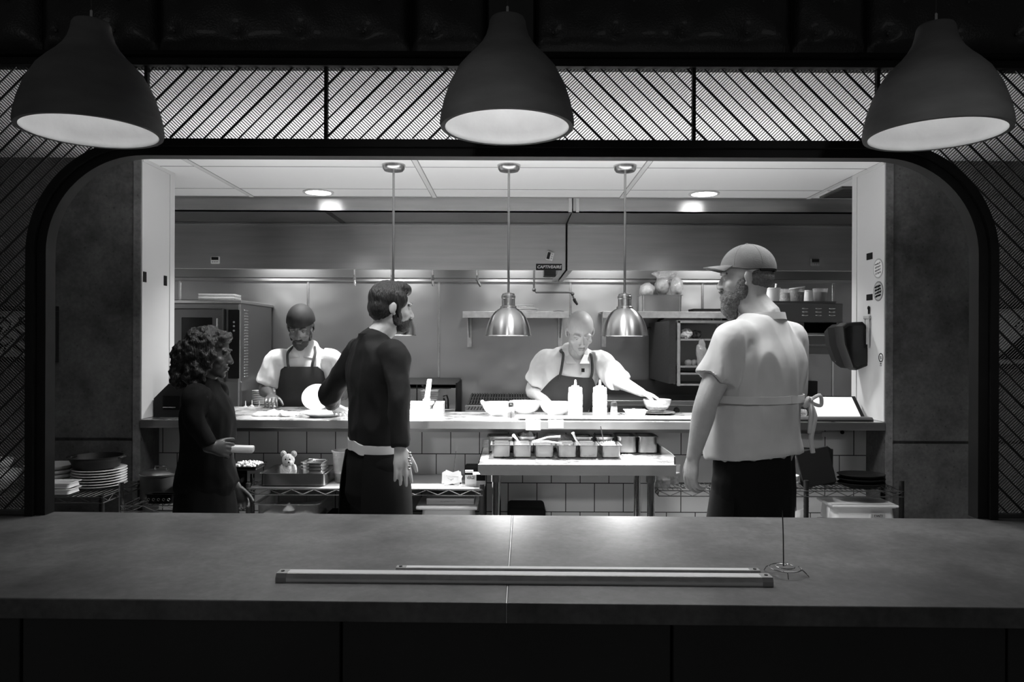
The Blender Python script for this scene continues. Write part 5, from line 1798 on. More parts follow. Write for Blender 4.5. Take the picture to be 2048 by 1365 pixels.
# papers taped under the right end of the pass
c = at(1635, 874, 4.205)
tag(MB().box(c.x - 0.028, c.x + 0.028, 4.2035, 4.205, c.z - 0.02, c.z + 0.02).build('taped_note', 'papergrey', smooth=False), 'grey note taped to the tiles under the right end of the pass', 'note')
t = thing('notice_strip', 'long pale strip fixed to the tiles under the right end of the pass', 'strip', at(1677, 867, 4.2))
MB().box(px(1645, 4.2), px(1708, 4.2), 4.203, 4.207, pz(872, 4.2), pz(862, 4.2)).build('strip', 'chinagrey', t, smooth=False)
MB().lathe([(0, 0), (0.011, 0), (0.011, 0.006), (0, 0.006)], n=16, T=Matrix.Translation(at(1684, 865, 4.204)) @ Matrix.Rotation(R(90), 4, 'X')).build('black_dot', 'ink', t)

# small jars at the left end of the right shelving
for k, (x, lab) in enumerate(((1326, 'clear plastic tub on the shelf just right of the prep table'), (1348, 'clear jar on the shelf beside the capped man\'s hand'))):
    deli(x, 3.82 if k == 0 else 3.915, zD + 0.0005, 0.07 if k == 0 else 0.10, 0.045 if k == 0 else 0.035, 'food', lab, grp='containers right of the prep table', fill=0.6)

# ================================================================== left corner dishes on the shelving
zB = 0.7456
lp = None
cx_ = px(200, 3.83)
for k in range(7):
    lab = ('lowest' if k == 0 else 'topmost' if k == 6 else ORD[k] + ' from bottom') + ' big white plate of the stack under the black pan'
    loc = (cx_ + random.uniform(-.002, .002), 3.83, zB + k * 0.0135)
    lp = plate(0.13, 0.016, 'china', lab, loc, 'big white plates in the left corner') if lp is None else again(lp, lab, loc)
t = thing('round_pan', 'shiny black round pan on top of the big white plates', 'pan', (px(194, 3.83), 3.83, zB + 7 * 0.0135 + 0.004))
MB().lathe([(0, 0), (0.105, 0), (0.118, 0.035), (0.128, 0.05), (0.132, 0.052), (0.132, 0.058), (0.124, 0.058), (0.112, 0.034), (0.10, 0.005), (0, 0.005)], n=48).build('pan_body', 'black', t, local=True)
for s_ in (-1, 1):
    MB().box(s_ * 0.128 - 0.014, s_ * 0.128 + 0.014, -0.03, 0.03, 0.046, 0.056, bev=0.004).build('grip', 'black', t, local=True)
lb = None
for k in range(4):
    lab = ['lowest shallow bowl of the stack beside the screen post', 'second shallow bowl of the stack beside the screen post', 'third shallow bowl of the stack beside the screen post', 'top shallow grey bowl of the stack beside the screen post'][k]
    o = bowl_mb(0.115, 0.045).build('shallow_bowl', 'chinagrey' if k < 3 else 'plasticg', local=True, ang=60)
    o.location = (px(98, 3.82), 3.83, zB + k * 0.022)
    tag(o, lab, 'bowl', 'shallow bowls in the left corner')
for k, lab in enumerate(('lower square white dish at the shelf front in the left corner', 'upper square white dish at the shelf front in the left corner')):
    o = pan_mb(0.17, 0.11, 0.03, taper=0.9, rim=0.01, th=0.004, r=0.012).build('square_dish', 'china', local=True)
    o.location = (px(118, 3.63), 3.635, zB + 0.001 + k * 0.0305)
    tag(o, lab, 'dish', 'square dishes in the left corner')
for k, (x, r_, z_, lab) in enumerate(((-10, 0.12, 0.0, 'wide white bowl seen through the left wire screen'), (-14, 0.09, 0.087, 'smaller white bowl stacked on top, behind the left wire screen'))):
    o = bowl_mb(r_, 0.085 if k == 0 else 0.06).build('serving_bowl', 'china', local=True, ang=60)
    o.location = (px(x, 3.76), 3.76, zB + z_)
    tag(o, lab, 'bowl', 'serving bowls behind the left screen')


# ================================================================== framed pictures on the concrete
def picture(x0, x1, y0, y1, label, art):
    Y = 3.995
    a, b_ = at(x0, y0, Y), at(x1, y1, Y)
    t = thing('framed_picture', label, 'picture', ((a.x + b_.x) / 2, Y, b_.z))
    fw = 0.028
    for q0 in ((a.x, b_.x, a.z - fw, a.z), (a.x, b_.x, b_.z, b_.z + fw), (a.x, a.x + fw, b_.z + fw, a.z - fw), (b_.x - fw, b_.x, b_.z + fw, a.z - fw)):
        MB().box(q0[0], q0[1], Y - 0.03, Y, q0[2], q0[3], bev=0.002).build('frame_bar', 'blacksteel', t, smooth=False)
    MB().box(a.x + fw, b_.x - fw, Y - 0.008, Y - 0.002, b_.z + fw, a.z - fw).build('mat_board', 'papergrey', t, smooth=False)
    art(t, a.x + fw, b_.x - fw, b_.z + fw, a.z - fw, Y - 0.010)


def art_left(t, x0, x1, z0, z1, y):
    q = MB()
    w, h = x1 - x0, z1 - z0
    for k in range(9):
        u = 0.08 + 0.09 * k
        pts = [(x0 + w * (u + 0.05 * sin(k * 2 + v * 4)), y, z0 + h * (0.12 + 0.75 * v / 6)) for v in range(7)]
        q.tube(pts, 0.006 + 0.004 * (k % 3), 6)
    q.box(x1 - 0.04, x1 - 0.015, y - 0.002, y, z0 + h * 0.1, z1 - h * 0.12)
    q.build('drawing', 'ink', t)


def art_right(t, x0, x1, z0, z1, y):
    q = MB()
    w, h = x1 - x0, z1 - z0
    q.prism([(x0 + w * 0.12, z0 + h * 0.08), (x0 + w * 0.62, z0 + h * 0.08), (x0 + w * 0.42, z0 + h * 0.58)], 'y', y - 0.002, y)
    for k in range(26):
        a = k * 2.4
        r_ = 0.012 * k ** 0.6
        q.ell((x0 + w * 0.45 + r_ * cos(a), y - 0.001, z0 + h * 0.74 + 0.6 * r_ * sin(a)), (0.008, 0.002, 0.006), u=8, v=4)
    q.build('drawing', 'ink', t)


picture(-140, 118, 612, 725, 'black framed drawing on the left wall, behind the screen post', art_left)
picture(1949, 2190, 608, 739, 'black framed drawing on the right wall, behind the wire screen', art_right)


# ================================================================== people
UPV = Vector((0, 0, 1))


def facing(deg):
    a = R(deg)
    f = Vector((sin(a), cos(a), 0))
    return f, Vector((cos(a), -sin(a), 0))


def catmull(vals, t):
    """vals: list of tuples/vectors flattened to lists; t in [0,1]"""
    n = len(vals) - 1
    x = min(max(t, 0), 1) * n
    i = min(int(x), n - 1)
    u = x - i
    g = lambda k: vals[min(max(k, 0), n)]
    a, b, c, d = g(i - 1), g(i), g(i + 1), g(i + 2)
    if i == 0:
        a = [2 * q - w for q, w in zip(b, c)]
    if i == n - 1:
        d = [2 * q - w for q, w in zip(c, b)]
    return [0.5 * (2 * q + (r - p) * u + (2 * p - 5 * q + 4 * r - s) * u * u + (3 * q - p - 3 * r + s) * u ** 3) for p, q, r, s in zip(a, b, c, d)]


class Prof:
    """a swept elliptical body section: control points (centre, half width along ref, half depth)"""

    def __init__(s, ctrl, ref):
        s.v = [list(p) + [a, b] for p, a, b in ctrl]
        s.ref = Vector(ref)

    def at(s, t):
        q = catmull(s.v, t)
        p0 = Vector(catmull(s.v, max(0, t - 0.02))[:3]); p1 = Vector(catmull(s.v, min(1, t + 0.02))[:3])
        d = (p1 - p0).normalized()
        r = (s.ref - d * s.ref.dot(d)).normalized()
        w = d.cross(r)                     # second axis
        return Vector(q[:3]), d, r, w, max(q[3], 0.001), max(q[4], 0.001)

    def ring(s, t, n=20, grow=0.0, ex=2.0):
        c, d, r, w, a, b = s.at(t)
        out = []
        for k in range(n):
            th = 2 * pi * k / n
            ct, st = cos(th), sin(th)
            out.append(c + r * (a + grow) * (abs(ct) ** (2 / ex)) * (1 if ct >= 0 else -1) + w * (b + grow) * (abs(st) ** (2 / ex)) * (1 if st >= 0 else -1))
        return out


def limb(mb, ctrl, ref=(1, 0, 0), n=16, sub=5, cap=True, grow=0.0, t0=0.0, t1=1.0, ex=2.0):
    P = Prof(ctrl, ref)
    m = max(2, int((len(ctrl) - 1) * sub * (t1 - t0)) + 1)
    rings = [P.ring(t0 + (t1 - t0) * k / m, n, grow, ex) for k in range(m + 1)]
    if cap:
        for end in (0, 1):
            c, d, r, w, a, b = P.at(t0 if end == 0 else t1)
            a += grow; b += grow
            h = min(a, b) * 0.8
            s = -1 if end == 0 else 1
            for f in (0.5, 0.8, 0.97):
                k = math.sqrt(1 - f * f)
                ring = [c + d * s * h * f + (p - c) * k for p in (rings[0] if end == 0 else rings[-1])] if f == 0.5 else [c + d * s * h * f + (p - c) * k for p in base]
                if f == 0.5:
                    base = list(rings[0] if end == 0 else rings[-1])
                if end == 0:
                    rings.insert(0, ring)
                else:
                    rings.append(ring)
    mb.loft(rings)
    return P


def shell(P, t0, t1, th0, th1, off, thick, nt=18, na=20, wfun=None, ex=2.0):
    """cloth wrapped on the section P between angles th0..th1 measured from its front (w axis sign sgn)"""
    mb = MB()
    secs = []
    for i in range(nt + 1):
        v = i / nt
        t = t0 + (t1 - t0) * v
        c, d, r, w, a, b = P.at(t)
        k = wfun(v) if wfun else 1.0
        sec = []
        for o, rng in ((off + thick, range(na + 1)), (off, range(na, -1, -1))):
            for j in rng:
                th = (th0 + (th1 - th0) * j / na) * k
                ct, st = cos(th), sin(th)
                sec.append(c + r * (a + o) * (abs(st) ** (2 / ex)) * (1 if st >= 0 else -1) + w * (b + o) * (abs(ct) ** (2 / ex)) * (1 if ct >= 0 else -1))
        secs.append(sec)
    mb.loft(secs)
    return mb


def fuse(mb, name, m, parent, voxel, it=5, disp=None, factor=0.5):
    """grow one continuous skin over overlapping closed volumes"""
    bmesh.ops.recalc_face_normals(mb.bm, faces=mb.bm.faces)
    me = bpy.data.meshes.new('tmp')
    mb.bm.to_mesh(me)
    mb.bm.free()
    o = bpy.data.objects.new('tmp', me)
    COL.objects.link(o)
    md = o.modifiers.new('r', 'REMESH'); md.mode = 'VOXEL'; md.voxel_size = voxel
    if it:
        sm = o.modifiers.new('s', 'SMOOTH'); sm.iterations = it; sm.factor = factor
    dg = bpy.context.evaluated_depsgraph_get()
    out = bpy.data.meshes.new_from_object(o.evaluated_get(dg))
    bpy.data.objects.remove(o)
    bpy.data.meshes.remove(me)
    out.name = name
    if disp:
        nn = [(v.co.copy(), v.normal.copy()) for v in out.vertices]
        for v, (c0, n0) in zip(out.vertices, nn):
            v.co = c0 + n0 * disp(c0, n0)
    out.materials.clear()
    return link_mesh(out, name, m, parent, smooth=True, ang=0)


def folds(a1=0.007, f1=9.0, a2=0.003, f2=26.0, sz=0.5, seed=0.0):
    def fn(p, n):
        q = Vector((p.x * f1 + seed, p.y * f1, p.z * f1 * sz))
        w = Vector((p.x * f2, p.y * f2 + seed, p.z * f2 * sz))
        r = 1 - abs(noise.noise(q)) * 2.0
        return a1 * (r - 0.55) + a2 * noise.noise(w)
    return fn


class Head:
    def __init__(s, c, f, u=UPV, scale=1.0):
        s.c = Vector(c)
        f = Vector(f).normalized(); u = Vector(u)
        u = (u - f * u.dot(f)).normalized()
        r = f.cross(u)
        s.f, s.u, s.r, s.k = f, u, r, scale
        s.T = Matrix.Translation(s.c) @ Matrix(((r.x, f.x, u.x, 0), (r.y, f.y, u.y, 0), (r.z, f.z, u.z, 0), (0, 0, 0, 1))) @ Matrix.Scale(scale, 4)

    def p(s, x, y, z):
        return s.T @ Vector((x, y, z))

    def skull(s, mb, neck, nr=0.056):
        E = lambda c, r, **k: mb.ell(c, r, T=s.T, **k)
        E((0, -0.012, 0.035), (0.075, 0.096, 0.085), u=24, v=16)
        E((0, 0.028, -0.015), (0.063, 0.064, 0.085), u=20, v=14)
        E((0, 0.036, -0.070), (0.049, 0.050, 0.042))
        E((0, 0.070, -0.098), (0.021, 0.017, 0.017))
        for q in (-1, 1):
            E((q * 0.042, 0.058, -0.026), (0.021, 0.022, 0.020))
            E((q * 0.030, 0.079, 0.022), (0.026, 0.014, 0.009))
            E((q * 0.010, 0.099, -0.036), (0.008, 0.010, 0.007))
            E((q * 0.050, 0.0, -0.055), (0.012, 0.030, 0.035))
            e = MB().ell((0, 0, 0), (0.0065, 0.018, 0.029))
            e.tf(s.T @ Matrix.Translation((q * 0.0775, -0.012, -0.004)) @ Matrix.Rotation(q * R(-22), 4, 'Z') @ Matrix.Rotation(R(-12), 4, 'X'))
            me = bpy.data.meshes.new('e'); e.bm.to_mesh(me); e.bm.free(); mb.bm.from_mesh(me); bpy.data.meshes.remove(me)
            E((q * 0.074, -0.006, -0.028), (0.007, 0.010, 0.010))
        limb(mb, [(s.p(0, 0.082, 0.016), 0.008, 0.008), (s.p(0, 0.095, -0.008), 0.0085, 0.009), (s.p(0, 0.107, -0.030), 0.0105, 0.009), (s.p(0, 0.103, -0.036), 0.010, 0.008)], ref=s.r, n=10)
        E((0, 0.088, -0.059), (0.022, 0.009, 0.006))
        E((0, 0.086, -0.071), (0.019, 0.009, 0.007))
        nk = Vector(neck)
        a = s.p(0, -0.022, -0.03); b = s.p(0, -0.014, -0.085)
        limb(mb, [(a, nr * 1.0, nr * 1.02), (b, nr * 0.97, nr), ((b + nk) / 2, nr, nr), (nk, nr * 1.2, nr * 1.1)], ref=s.r)

    def face(s, parent, lid=None, brow='hair', lipm='lip', eyes=True):
        for q in (-1, 1):
            if eyes:
                e = MB().ell((q * 0.031, 0.0745, 0.003), (0.0125, 0.0115, 0.0115), T=s.T, u=14, v=10).build('eye', 'eyew', parent)
                MB().ell((q * 0.031, 0.0843, 0.002), (0.0055, 0.0024, 0.0055), T=s.T, u=12, v=6).build('iris', 'eyed', e)
            if lid:
                MB().ell((q * 0.031, 0.0752, 0.0055), (0.0145, 0.0128, 0.0105), T=s.T, u=14, v=10).build('eyelid', lid, parent)
            b = MB()
            pts = [s.p(q * x, y, z) for x, y, z in ((0.013, 0.094, 0.021), (0.026, 0.092, 0.027), (0.040, 0.082, 0.026), (0.049, 0.070, 0.019))]
            b.tube(bez(pts, 4), 0.0042 * s.k, 8)
            b.build('eyebrow', brow, parent)
        b = MB()
        b.ell((0, 0.0925, -0.0605), (0.020, 0.006, 0.0042), T=s.T)
        b.ell((0, 0.0905, -0.0705), (0.017, 0.006, 0.005), T=s.T)
        b.build('lips', lipm, parent)


def hand(mb, W, d, n, side, curls=(25, 30, 35, 40), s=1.0, thumb=20, spread=0.0):
    """W wrist, d direction of the palm, n the way the palm faces, side +1/-1 for the thumb side along n x d"""
    W = Vector(W); d = Vector(d).normalized(); n = Vector(n); n = (n - d * n.dot(d)).normalized()
    t = n.cross(d) * side
    limb(mb, [(W - d * 0.02 * s, 0.028 * s, 0.021 * s), (W + d * 0.02 * s, 0.033 * s, 0.018 * s), (W + d * 0.055 * s, 0.042 * s, 0.0155 * s), (W + d * 0.076 * s, 0.041 * s, 0.012 * s)], ref=t, n=14)
    for off, L, cu in ((0.0325, 0.070, curls[0]), (0.0108, 0.079, curls[1]), (-0.0108, 0.073, curls[2]), (-0.0322, 0.057, curls[3])):
        p = W + d * (0.086 - abs(off - 0.008) * 0.18) * s + t * off * s
        pts = [(p - d * 0.02 * s, 0.0088 * s, 0.0088 * s), (p, 0.0086 * s, 0.0088 * s)]
        a = 0
        q = p.copy()
        for f, rr, kk in ((0.44, 0.0086, 0.8), (0.32, 0.0081, 1.1), (0.24, 0.0072, 0.8)):
            a += R(cu) * kk
            q = q + (d * cos(a) + n * sin(a) + t * (spread + 0.07) * off * 28).normalized() * L * f * s
            pts.append((q.copy(), rr * s, rr * s))
        limb(mb, pts, ref=t, n=10, sub=4)
    p = W + d * 0.022 * s + t * 0.024 * s
    a = R(thumb)
    q = p.copy()
    pts = [(p - d * 0.01 * s, 0.013 * s, 0.013 * s)]
    for L, k, rr in ((0.042, 0.0, 0.0118), (0.032, 0.6, 0.0105), (0.027, 1.0, 0.0088)):
        dv = (d * 0.78 + t * (0.62 - 0.35 * k) + n * (0.15 + sin(a) * (0.3 + 0.5 * k))).normalized()
        q = q + dv * L * s
        pts.append((q.copy(), rr * s, rr * s))
    limb(mb, pts, ref=n, n=10, sub=4)


def collar(pts_c, ref, r, h, parent, m, lean=0.012, gap=0.0, name='collar', tilt=None):
    """a standing collar ring around the neck, opened at the front by gap radians"""
    c = Vector(pts_c)
    ref = Vector(ref)
    f = UPV.cross(ref)
    ax = tilt or UPV
    secs = []
    N = 36
    for k in range(N + 1):
        a = gap + (2 * pi - 2 * gap) * k / N
        dv = f * cos(a) + ref * sin(a)
        fr = 0.5 + 0.5 * cos(a)
        secs.append([c + dv * (r + 0.0) + ax * 0.0, c + dv * (r - 0.004) + ax * h * (1 - 0.25 * fr), c + dv * (r + 0.004) + ax * (h * (1 - 0.25 * fr) + 0.003),
                     c + dv * (r + lean + 0.012 * fr) + ax * (h * 0.25 - 0.028 * fr), c + dv * (r + lean + 0.008 * fr - 0.004) + ax * (h * 0.25 - 0.03 * fr)])
    mb = MB().loft(secs)
    return mb.build(name, m, parent)


def legs(mb, hip, r, f, feet, hz=0.93, w=0.095, rt=0.092, step=(0.0, 0.0), grow=0.0):
    for q, st in ((-1, step[0]), (1, step[1])):
        a = hip + r * q * w
        k = Vector((hip.x, hip.y, 0.50)) + r * q * (w + 0.01) + f * (0.02 + st * 0.5)
        an = Vector((hip.x, hip.y, 0.09)) + r * q * (w + 0.015) + f * (st - 0.02)
        limb(mb, [(Vector((a.x, a.y, hz)), rt * 1.1 + grow, rt * 1.15 + grow), (a.lerp(k, 0.5), rt * 0.92 + grow, rt * 0.95 + grow), (k, rt * 0.66 + grow, rt * 0.68 + grow), (k.lerp(an, 0.4), rt * 0.60 + grow, rt * 0.64 + grow), (an, rt * 0.46 + grow, rt * 0.48 + grow)], ref=r)


def shoes(parent, hip, r, f, w=0.11, step=(0, 0)):
    for q, st in ((-1, step[0]), (1, step[1])):
        b = Vector((hip.x, hip.y, 0)) + r * q * w + f * (st - 0.02)
        mb = MB()
        limb(mb, [(b - f * 0.06 + UPV * 0.05, 0.038, 0.05), (b + UPV * 0.055, 0.042, 0.055), (b + f * 0.09 + UPV * 0.04, 0.046, 0.04), (b + f * 0.17 + UPV * 0.03, 0.038, 0.03)], ref=r)
        mb.build('shoe', 'rubber', parent)


# ------------------------------------------------------------------ 1. the server in black at the pass
f, r = facing(52)
C = Vector((px(752, 3.55), 3.55, 0))
P1 = thing('person', 'bearded man in black shirt, hand on hip, seen from behind at the pass', 'person', C)
hd = Head((px(781, 3.55), 3.57, 1.655), Vector((sin(R(66)), cos(R(66)), -0.06)))
nk = C + f * -0.015 + UPV * 1.50
shR = C + r * 0.182 + UPV * 1.432
shL = C - r * 0.185 + f * 0.01 + UPV * 1.445
elR, wrR = at(797, 802, 3.34), at(801, 900, 3.315)
elL, wrL = at(660, 786, 3.80), Vector((px(667, 3.98), 3.985, 1.150))
torso1 = [(C + UPV * 0.985, 0.148, 0.104), (C + f * 0.0 + UPV * 1.055, 0.160, 0.112), (C + f * 0.01 + UPV * 1.20, 0.172, 0.118), (C + UPV * 1.36, 0.190, 0.120), (C - f * 0.01 + UPV * 1.455, 0.165, 0.092), (C - f * 0.015 + UPV * 1.505, 0.095, 0.07)]
b = MB()
hd.skull(b, nk)
limb(b, [(p, a - 0.03, c - 0.03) for p, a, c in torso1], ref=r)
limb(b, [(shR, 0.045, 0.045), (elR, 0.036, 0.036), (wrR, 0.026, 0.022)], ref=f)
limb(b, [(shL, 0.045, 0.045), (elL, 0.036, 0.036), (wrL, 0.026, 0.022)], ref=f)
hand(b, wrR, Vector((0.13, -0.13, -1)), Vector((-0.45, 0.85, 0)), -1, curls=(3, 5, 8, 11), thumb=8)
hand(b, wrL, Vector((0.12, 0.92, -0.40)), Vector((0.0, -0.35, -1)), 1, curls=(2, 4, 6, 8), s=0.95, thumb=-5)
fuse(b, 'body', 'skinl', P1, 0.0046, it=4)
hd.face(P1, lid='skinl')
# hair and beard
b = MB()
E = lambda c, q, h=hd, **k: b.ell(c, q, T=h.T, **k)
E((0, -0.020, 0.046), (0.0805, 0.095, 0.088), u=24, v=16)
E((0, -0.046, 0.0), (0.075, 0.070, 0.070))
E((0, 0.030, 0.098), (0.062, 0.058, 0.036))
E((0.004, 0.062, 0.092), (0.050, 0.030, 0.030))
for q in (-1, 1):
    E((q * 0.070, 0.020, 0.040), (0.012, 0.040, 0.045))
    E((q * 0.071, 0.018, -0.014), (0.008, 0.012, 0.034))
fuse(b, 'hair', 'hair', P1, 0.005, it=3, disp=lambda p, n: 0.003 * noise.noise(Vector((p.x * 90, p.y * 90, p.z * 25))))
b = MB()
E((0, 0.046, -0.078), (0.0535, 0.054, 0.044))
E((0, 0.072, -0.100), (0.030, 0.024, 0.026))
for q in (-1, 1):
    E((q * 0.058, 0.016, -0.046), (0.013, 0.026, 0.040))
    E((q * 0.016, 0.096, -0.050), (0.014, 0.008, 0.006))
fuse(b, 'beard', 'beardd', P1, 0.005, it=3, disp=lambda p, n: 0.002 * noise.noise(p * 140))
# black shirt
b = MB()
T1 = limb(b, [(p, a, c) for p, a, c in torso1], ref=r, n=24, ex=2.3)
limb(b, [(shR - r * 0.05 + UPV * 0.012, 0.070, 0.066), (shR + r * 0.010, 0.065, 0.065), (shR.lerp(elR, 0.5), 0.060, 0.062), (elR, 0.052, 0.054), (elR.lerp(wrR, 0.55), 0.047, 0.046), (wrR - (wrR - elR).normalized() * 0.012, 0.040, 0.037)], ref=f, cap=False)
limb(b, [(shL + r * 0.05 + UPV * 0.012, 0.070, 0.066), (shL - r * 0.010, 0.066, 0.066), (shL.lerp(elL, 0.5), 0.062, 0.062), (elL, 0.056, 0.056), (elL.lerp(wrL, 0.55), 0.048, 0.046), (wrL - (wrL - elL).normalized() * 0.012, 0.040, 0.038)], ref=f, cap=False)
fuse(b, 'shirt', 'clothblack', P1, 0.009, it=4, disp=folds(0.010, 10, 0.003, 28, 0.55, 1.3))
collar(C - f * 0.012 + UPV * 1.492, r, 0.068, 0.038, P1, 'clothblack', lean=0.008)
# trousers, white tie band, leather tag
b = MB()
limb(b, [(C + UPV * 0.78, 0.178, 0.135), (C + UPV * 0.90, 0.172, 0.125), (C + UPV * 1.0, 0.152, 0.110)], ref=r, n=24)
legs(b, C + UPV * 0.9, r, f, None, rt=0.092, w=0.09)
fuse(b, 'trousers', 'clothblack2', P1, 0.010, it=4, disp=folds(0.006, 9, 0.002, 20, 0.6, 4))
tb = Prof([(C - r * 0.0 + UPV * 0.985, 0.158, 0.112), (C + UPV * 1.005, 0.157, 0.111), (C + UPV * 1.03, 0.156, 0.110)], r)
b = shell(tb, 0.0, 1.0, -pi, pi * 0.999, 0.004, 0.006, nt=8, na=60)
for v_ in b.bm.verts:
    d_ = (v_.co - C).dot(r)
    v_.co.z += 0.018 * noise.noise(Vector((d_ * 14, v_.co.y * 8, 0))) - 0.10 * d_
b.build('apron_tie', 'clothdim', P1)
b = shell(Prof([(C + UPV * 0.55, 0.20, 0.155), (C + UPV * 0.8, 0.190, 0.145), (C + UPV * 0.985, 0.160, 0.118)], r), 0.0, 0.98, -2.55, 2.55, 0.008, 0.005, nt=16, na=60)
b.build('waist_apron', 'clothblack2', P1)
q = MB()
for k in range(7):
    q.ell(wrR + r * 0.03 + Vector((0.026 + 0.004 * sin(k * 2), 0.0, -0.012 - 0.012 * k)), 0.0065, u=8, v=6)
q.build('bead_strand', 'chrome', P1)
shoes(P1, C, r, f)

# ------------------------------------------------------------------ 2. the big man in the cap
f, r = facing(-35)
Y2 = 3.1
C = Vector((px(1508, Y2), Y2, 0))
P2 = thing('person', 'bearded man in grey cap and pale short-sleeved shirt, seen from behind', 'person', C)
hd = Head((px(1494, Y2), Y2 + 0.03, 1.768), Vector((-0.955, 0.28, -0.05)), scale=1.02)
nk = C + Vector((px(1528, Y2) - C.x, 0, 1.60))
cc = Vector((px(1524, Y2), Y2, 0))
shL = cc - r * 0.190 + UPV * 1.505
shR = cc + r * 0.190 + UPV * 1.505
elL, wrL = Vector((px(1414, 2.96), 2.96, 1.262)), Vector((px(1387, 2.98), 2.98, 1.035))
elR, wrR = shR + r * 0.06 + f * 0.06 + UPV * -0.30, shR + r * 0.0 + f * 0.25 + UPV * -0.42
torso2 = [(C + UPV * 1.025, 0.216, 0.180), (C + f * 0.01 + UPV * 1.12, 0.212, 0.180), (C.lerp(cc, 0.6) + f * 0.01 + UPV * 1.27, 0.208, 0.168), (cc + UPV * 1.42, 0.212, 0.150), (cc - f * 0.0 + UPV * 1.520, 0.178, 0.112), (cc.lerp(nk, 0.5) * 1.0 + UPV * (1.575 - cc.lerp(nk, 0.5).z), 0.130, 0.092), (nk + UPV * 0.012, 0.082, 0.076)]
b = MB()
hd.skull(b, nk, nr=0.066)
limb(b, [(p, a - 0.03, c - 0.03) for p, a, c in torso2], ref=r)
for sh, el, wr in ((shL, elL, wrL), (shR, elR, wrR)):
    limb(b, [(sh, 0.058, 0.058), (sh.lerp(el, 0.5), 0.056, 0.056), (el, 0.046, 0.047), (el.lerp(wr, 0.3), 0.046, 0.045), (el.lerp(wr, 0.75), 0.034, 0.032), (wr, 0.029, 0.025)], ref=f)
hand(b, wrL, Vector((-0.10, 0.06, -1)), Vector((0.92, 0.35, 0)), 1, curls=(24, 30, 34, 36), s=1.06, thumb=15)
hand(b, wrR, Vector((-0.7, 0.6, -0.2)), Vector((-0.4, -0.6, -0.6)), 1, curls=(25, 30, 35, 40))
fuse(b, 'body', 'skinl', P2, 0.0048, it=4)
hd.face(P2, lid='skinl', brow='beard')
b = MB()
E = lambda c, q, h=hd, **k: b.ell(c, q, T=h.T, **k)
E((0, 0.046, -0.082), (0.056, 0.058, 0.050))
E((0, 0.070, -0.118), (0.040, 0.034, 0.040))
E((0, 0.060, -0.145), (0.030, 0.028, 0.028))
for q in (-1, 1):
    E((q * 0.060, 0.016, -0.048), (0.014, 0.028, 0.044))
    E((q * 0.016, 0.098, -0.050), (0.016, 0.010, 0.008))
fuse(b, 'beard', 'beard', P2, 0.005, it=3, disp=lambda p, n: 0.004 * noise.noise(p * 130))
b = MB()
E((0, -0.040, 0.0), (0.078, 0.076, 0.060))
fuse(b, 'hair', 'beard', P2, 0.005, it=2, disp=lambda p, n: 0.001 * noise.noise(p * 160))


def cap(hd, parent, m, zc, rx, ry, rz, low, thick=0.004, back=None):
    """cloth cap shell over the skull: ellipsoid part above the line z=low(a)"""
    def P(u, v, g):
        a = 2 * pi * u
        z0 = low(a)
        e0 = math.asin(max(-0.98, min(0.98, (z0 - zc) / rz)))
        e = e0 + (pi / 2 - e0) * v
        return hd.p((rx + g) * cos(e) * sin(a), -0.014 + (ry + g) * cos(e) * cos(a), zc + (rz + g) * sin(e))
    mb = MB()
    N, Mv = 48, 16
    for g, flip in ((thick, False), (0.0, True)):
        V = [[mb.bm.verts.new(P(i / N, j / Mv * 0.985, g)) for j in range(Mv + 1)] for i in range(N)]
        for i in range(N):
            k = (i + 1) % N
            for j in range(Mv):
                q = (V[i][j], V[k][j], V[k][j + 1], V[i][j + 1])
                mb.bm.faces.new(q[::-1] if flip else q)
            
        top = [V[i][Mv] for i in range(N)]
        mb.bm.faces.new(top if not flip else top[::-1])
        if not flip:
            outer = [V[i][0] for i in range(N)]
        else:
            inner = [V[i][0] for i in range(N)]
    for i in range(N):
        k = (i + 1) % N
        mb.bm.faces.new((inner[i], inner[k], outer[k], outer[i]))
    return mb.build('cap_crown', m, parent, ang=50)


cp = cap(hd, P2, 'cap', 0.036, 0.083, 0.108, 0.099, lambda a: 0.040 + 0.012 * cos(a) - 0.010 * (1 - abs(cos(a))))
# seams and button
b = MB()
for k in range(6):
    a = k * pi / 3
    pts = []
    for j in range(15):
        e = 0.12 + (pi / 2 - 0.12) * j / 14
        pts.append(hd.p(0.0868 * cos(e) * sin(a), -0.014 + 0.1118 * cos(e) * cos(a), 0.036 + 0.1028 * sin(e)))
    b.tube(pts, 0.0012, 5)
b.ell((0, -0.014, 0.1395), (0.006, 0.006, 0.004), T=hd.T, u=10, v=6)
b.build('cap_seams', 'cap', cp)


def brim(hd, parent, m, z0, L, drop, up=0.0):
    mb = MB()
    secs = []
    for j in range(13):
        v = j / 12
        sec = []
        for side in (0, 1):
            rng = range(17) if side == 0 else range(16, -1, -1)
            for i in rng:
                a = (i / 16 - 0.5) * 2 * R(58)
                rx, ry = 0.084, 0.106
                bx, by = rx * sin(a), -0.014 + ry * cos(a)
                out = L * v * max(0.0, cos(a * 1.25)) ** 0.6
                zz = z0 + 0.012 * cos(a) - drop * v * (0.4 + v) - 0.018 * (abs(a) / R(58)) ** 2 * v + up * v
                sec.append(hd.p(bx * (1 + 0.05 * v), by + out, zz - 0.003 * side))
        secs.append(sec)
    mb.loft(secs)
    return mb.build('cap_brim', m, parent, ang=40)


brim(hd, P2, 'cap', 0.045, 0.072, 0.004, 0.004)
b = shell(Prof([(hd.p(0, -0.014, 0.020), 0.0845, 0.108), (hd.p(0, -0.014, 0.040), 0.0845, 0.109)], hd.r), 0, 1, R(115), R(245), 0.001, 0.003, nt=4, na=20)
b.build('cap_strap', 'black', cp)
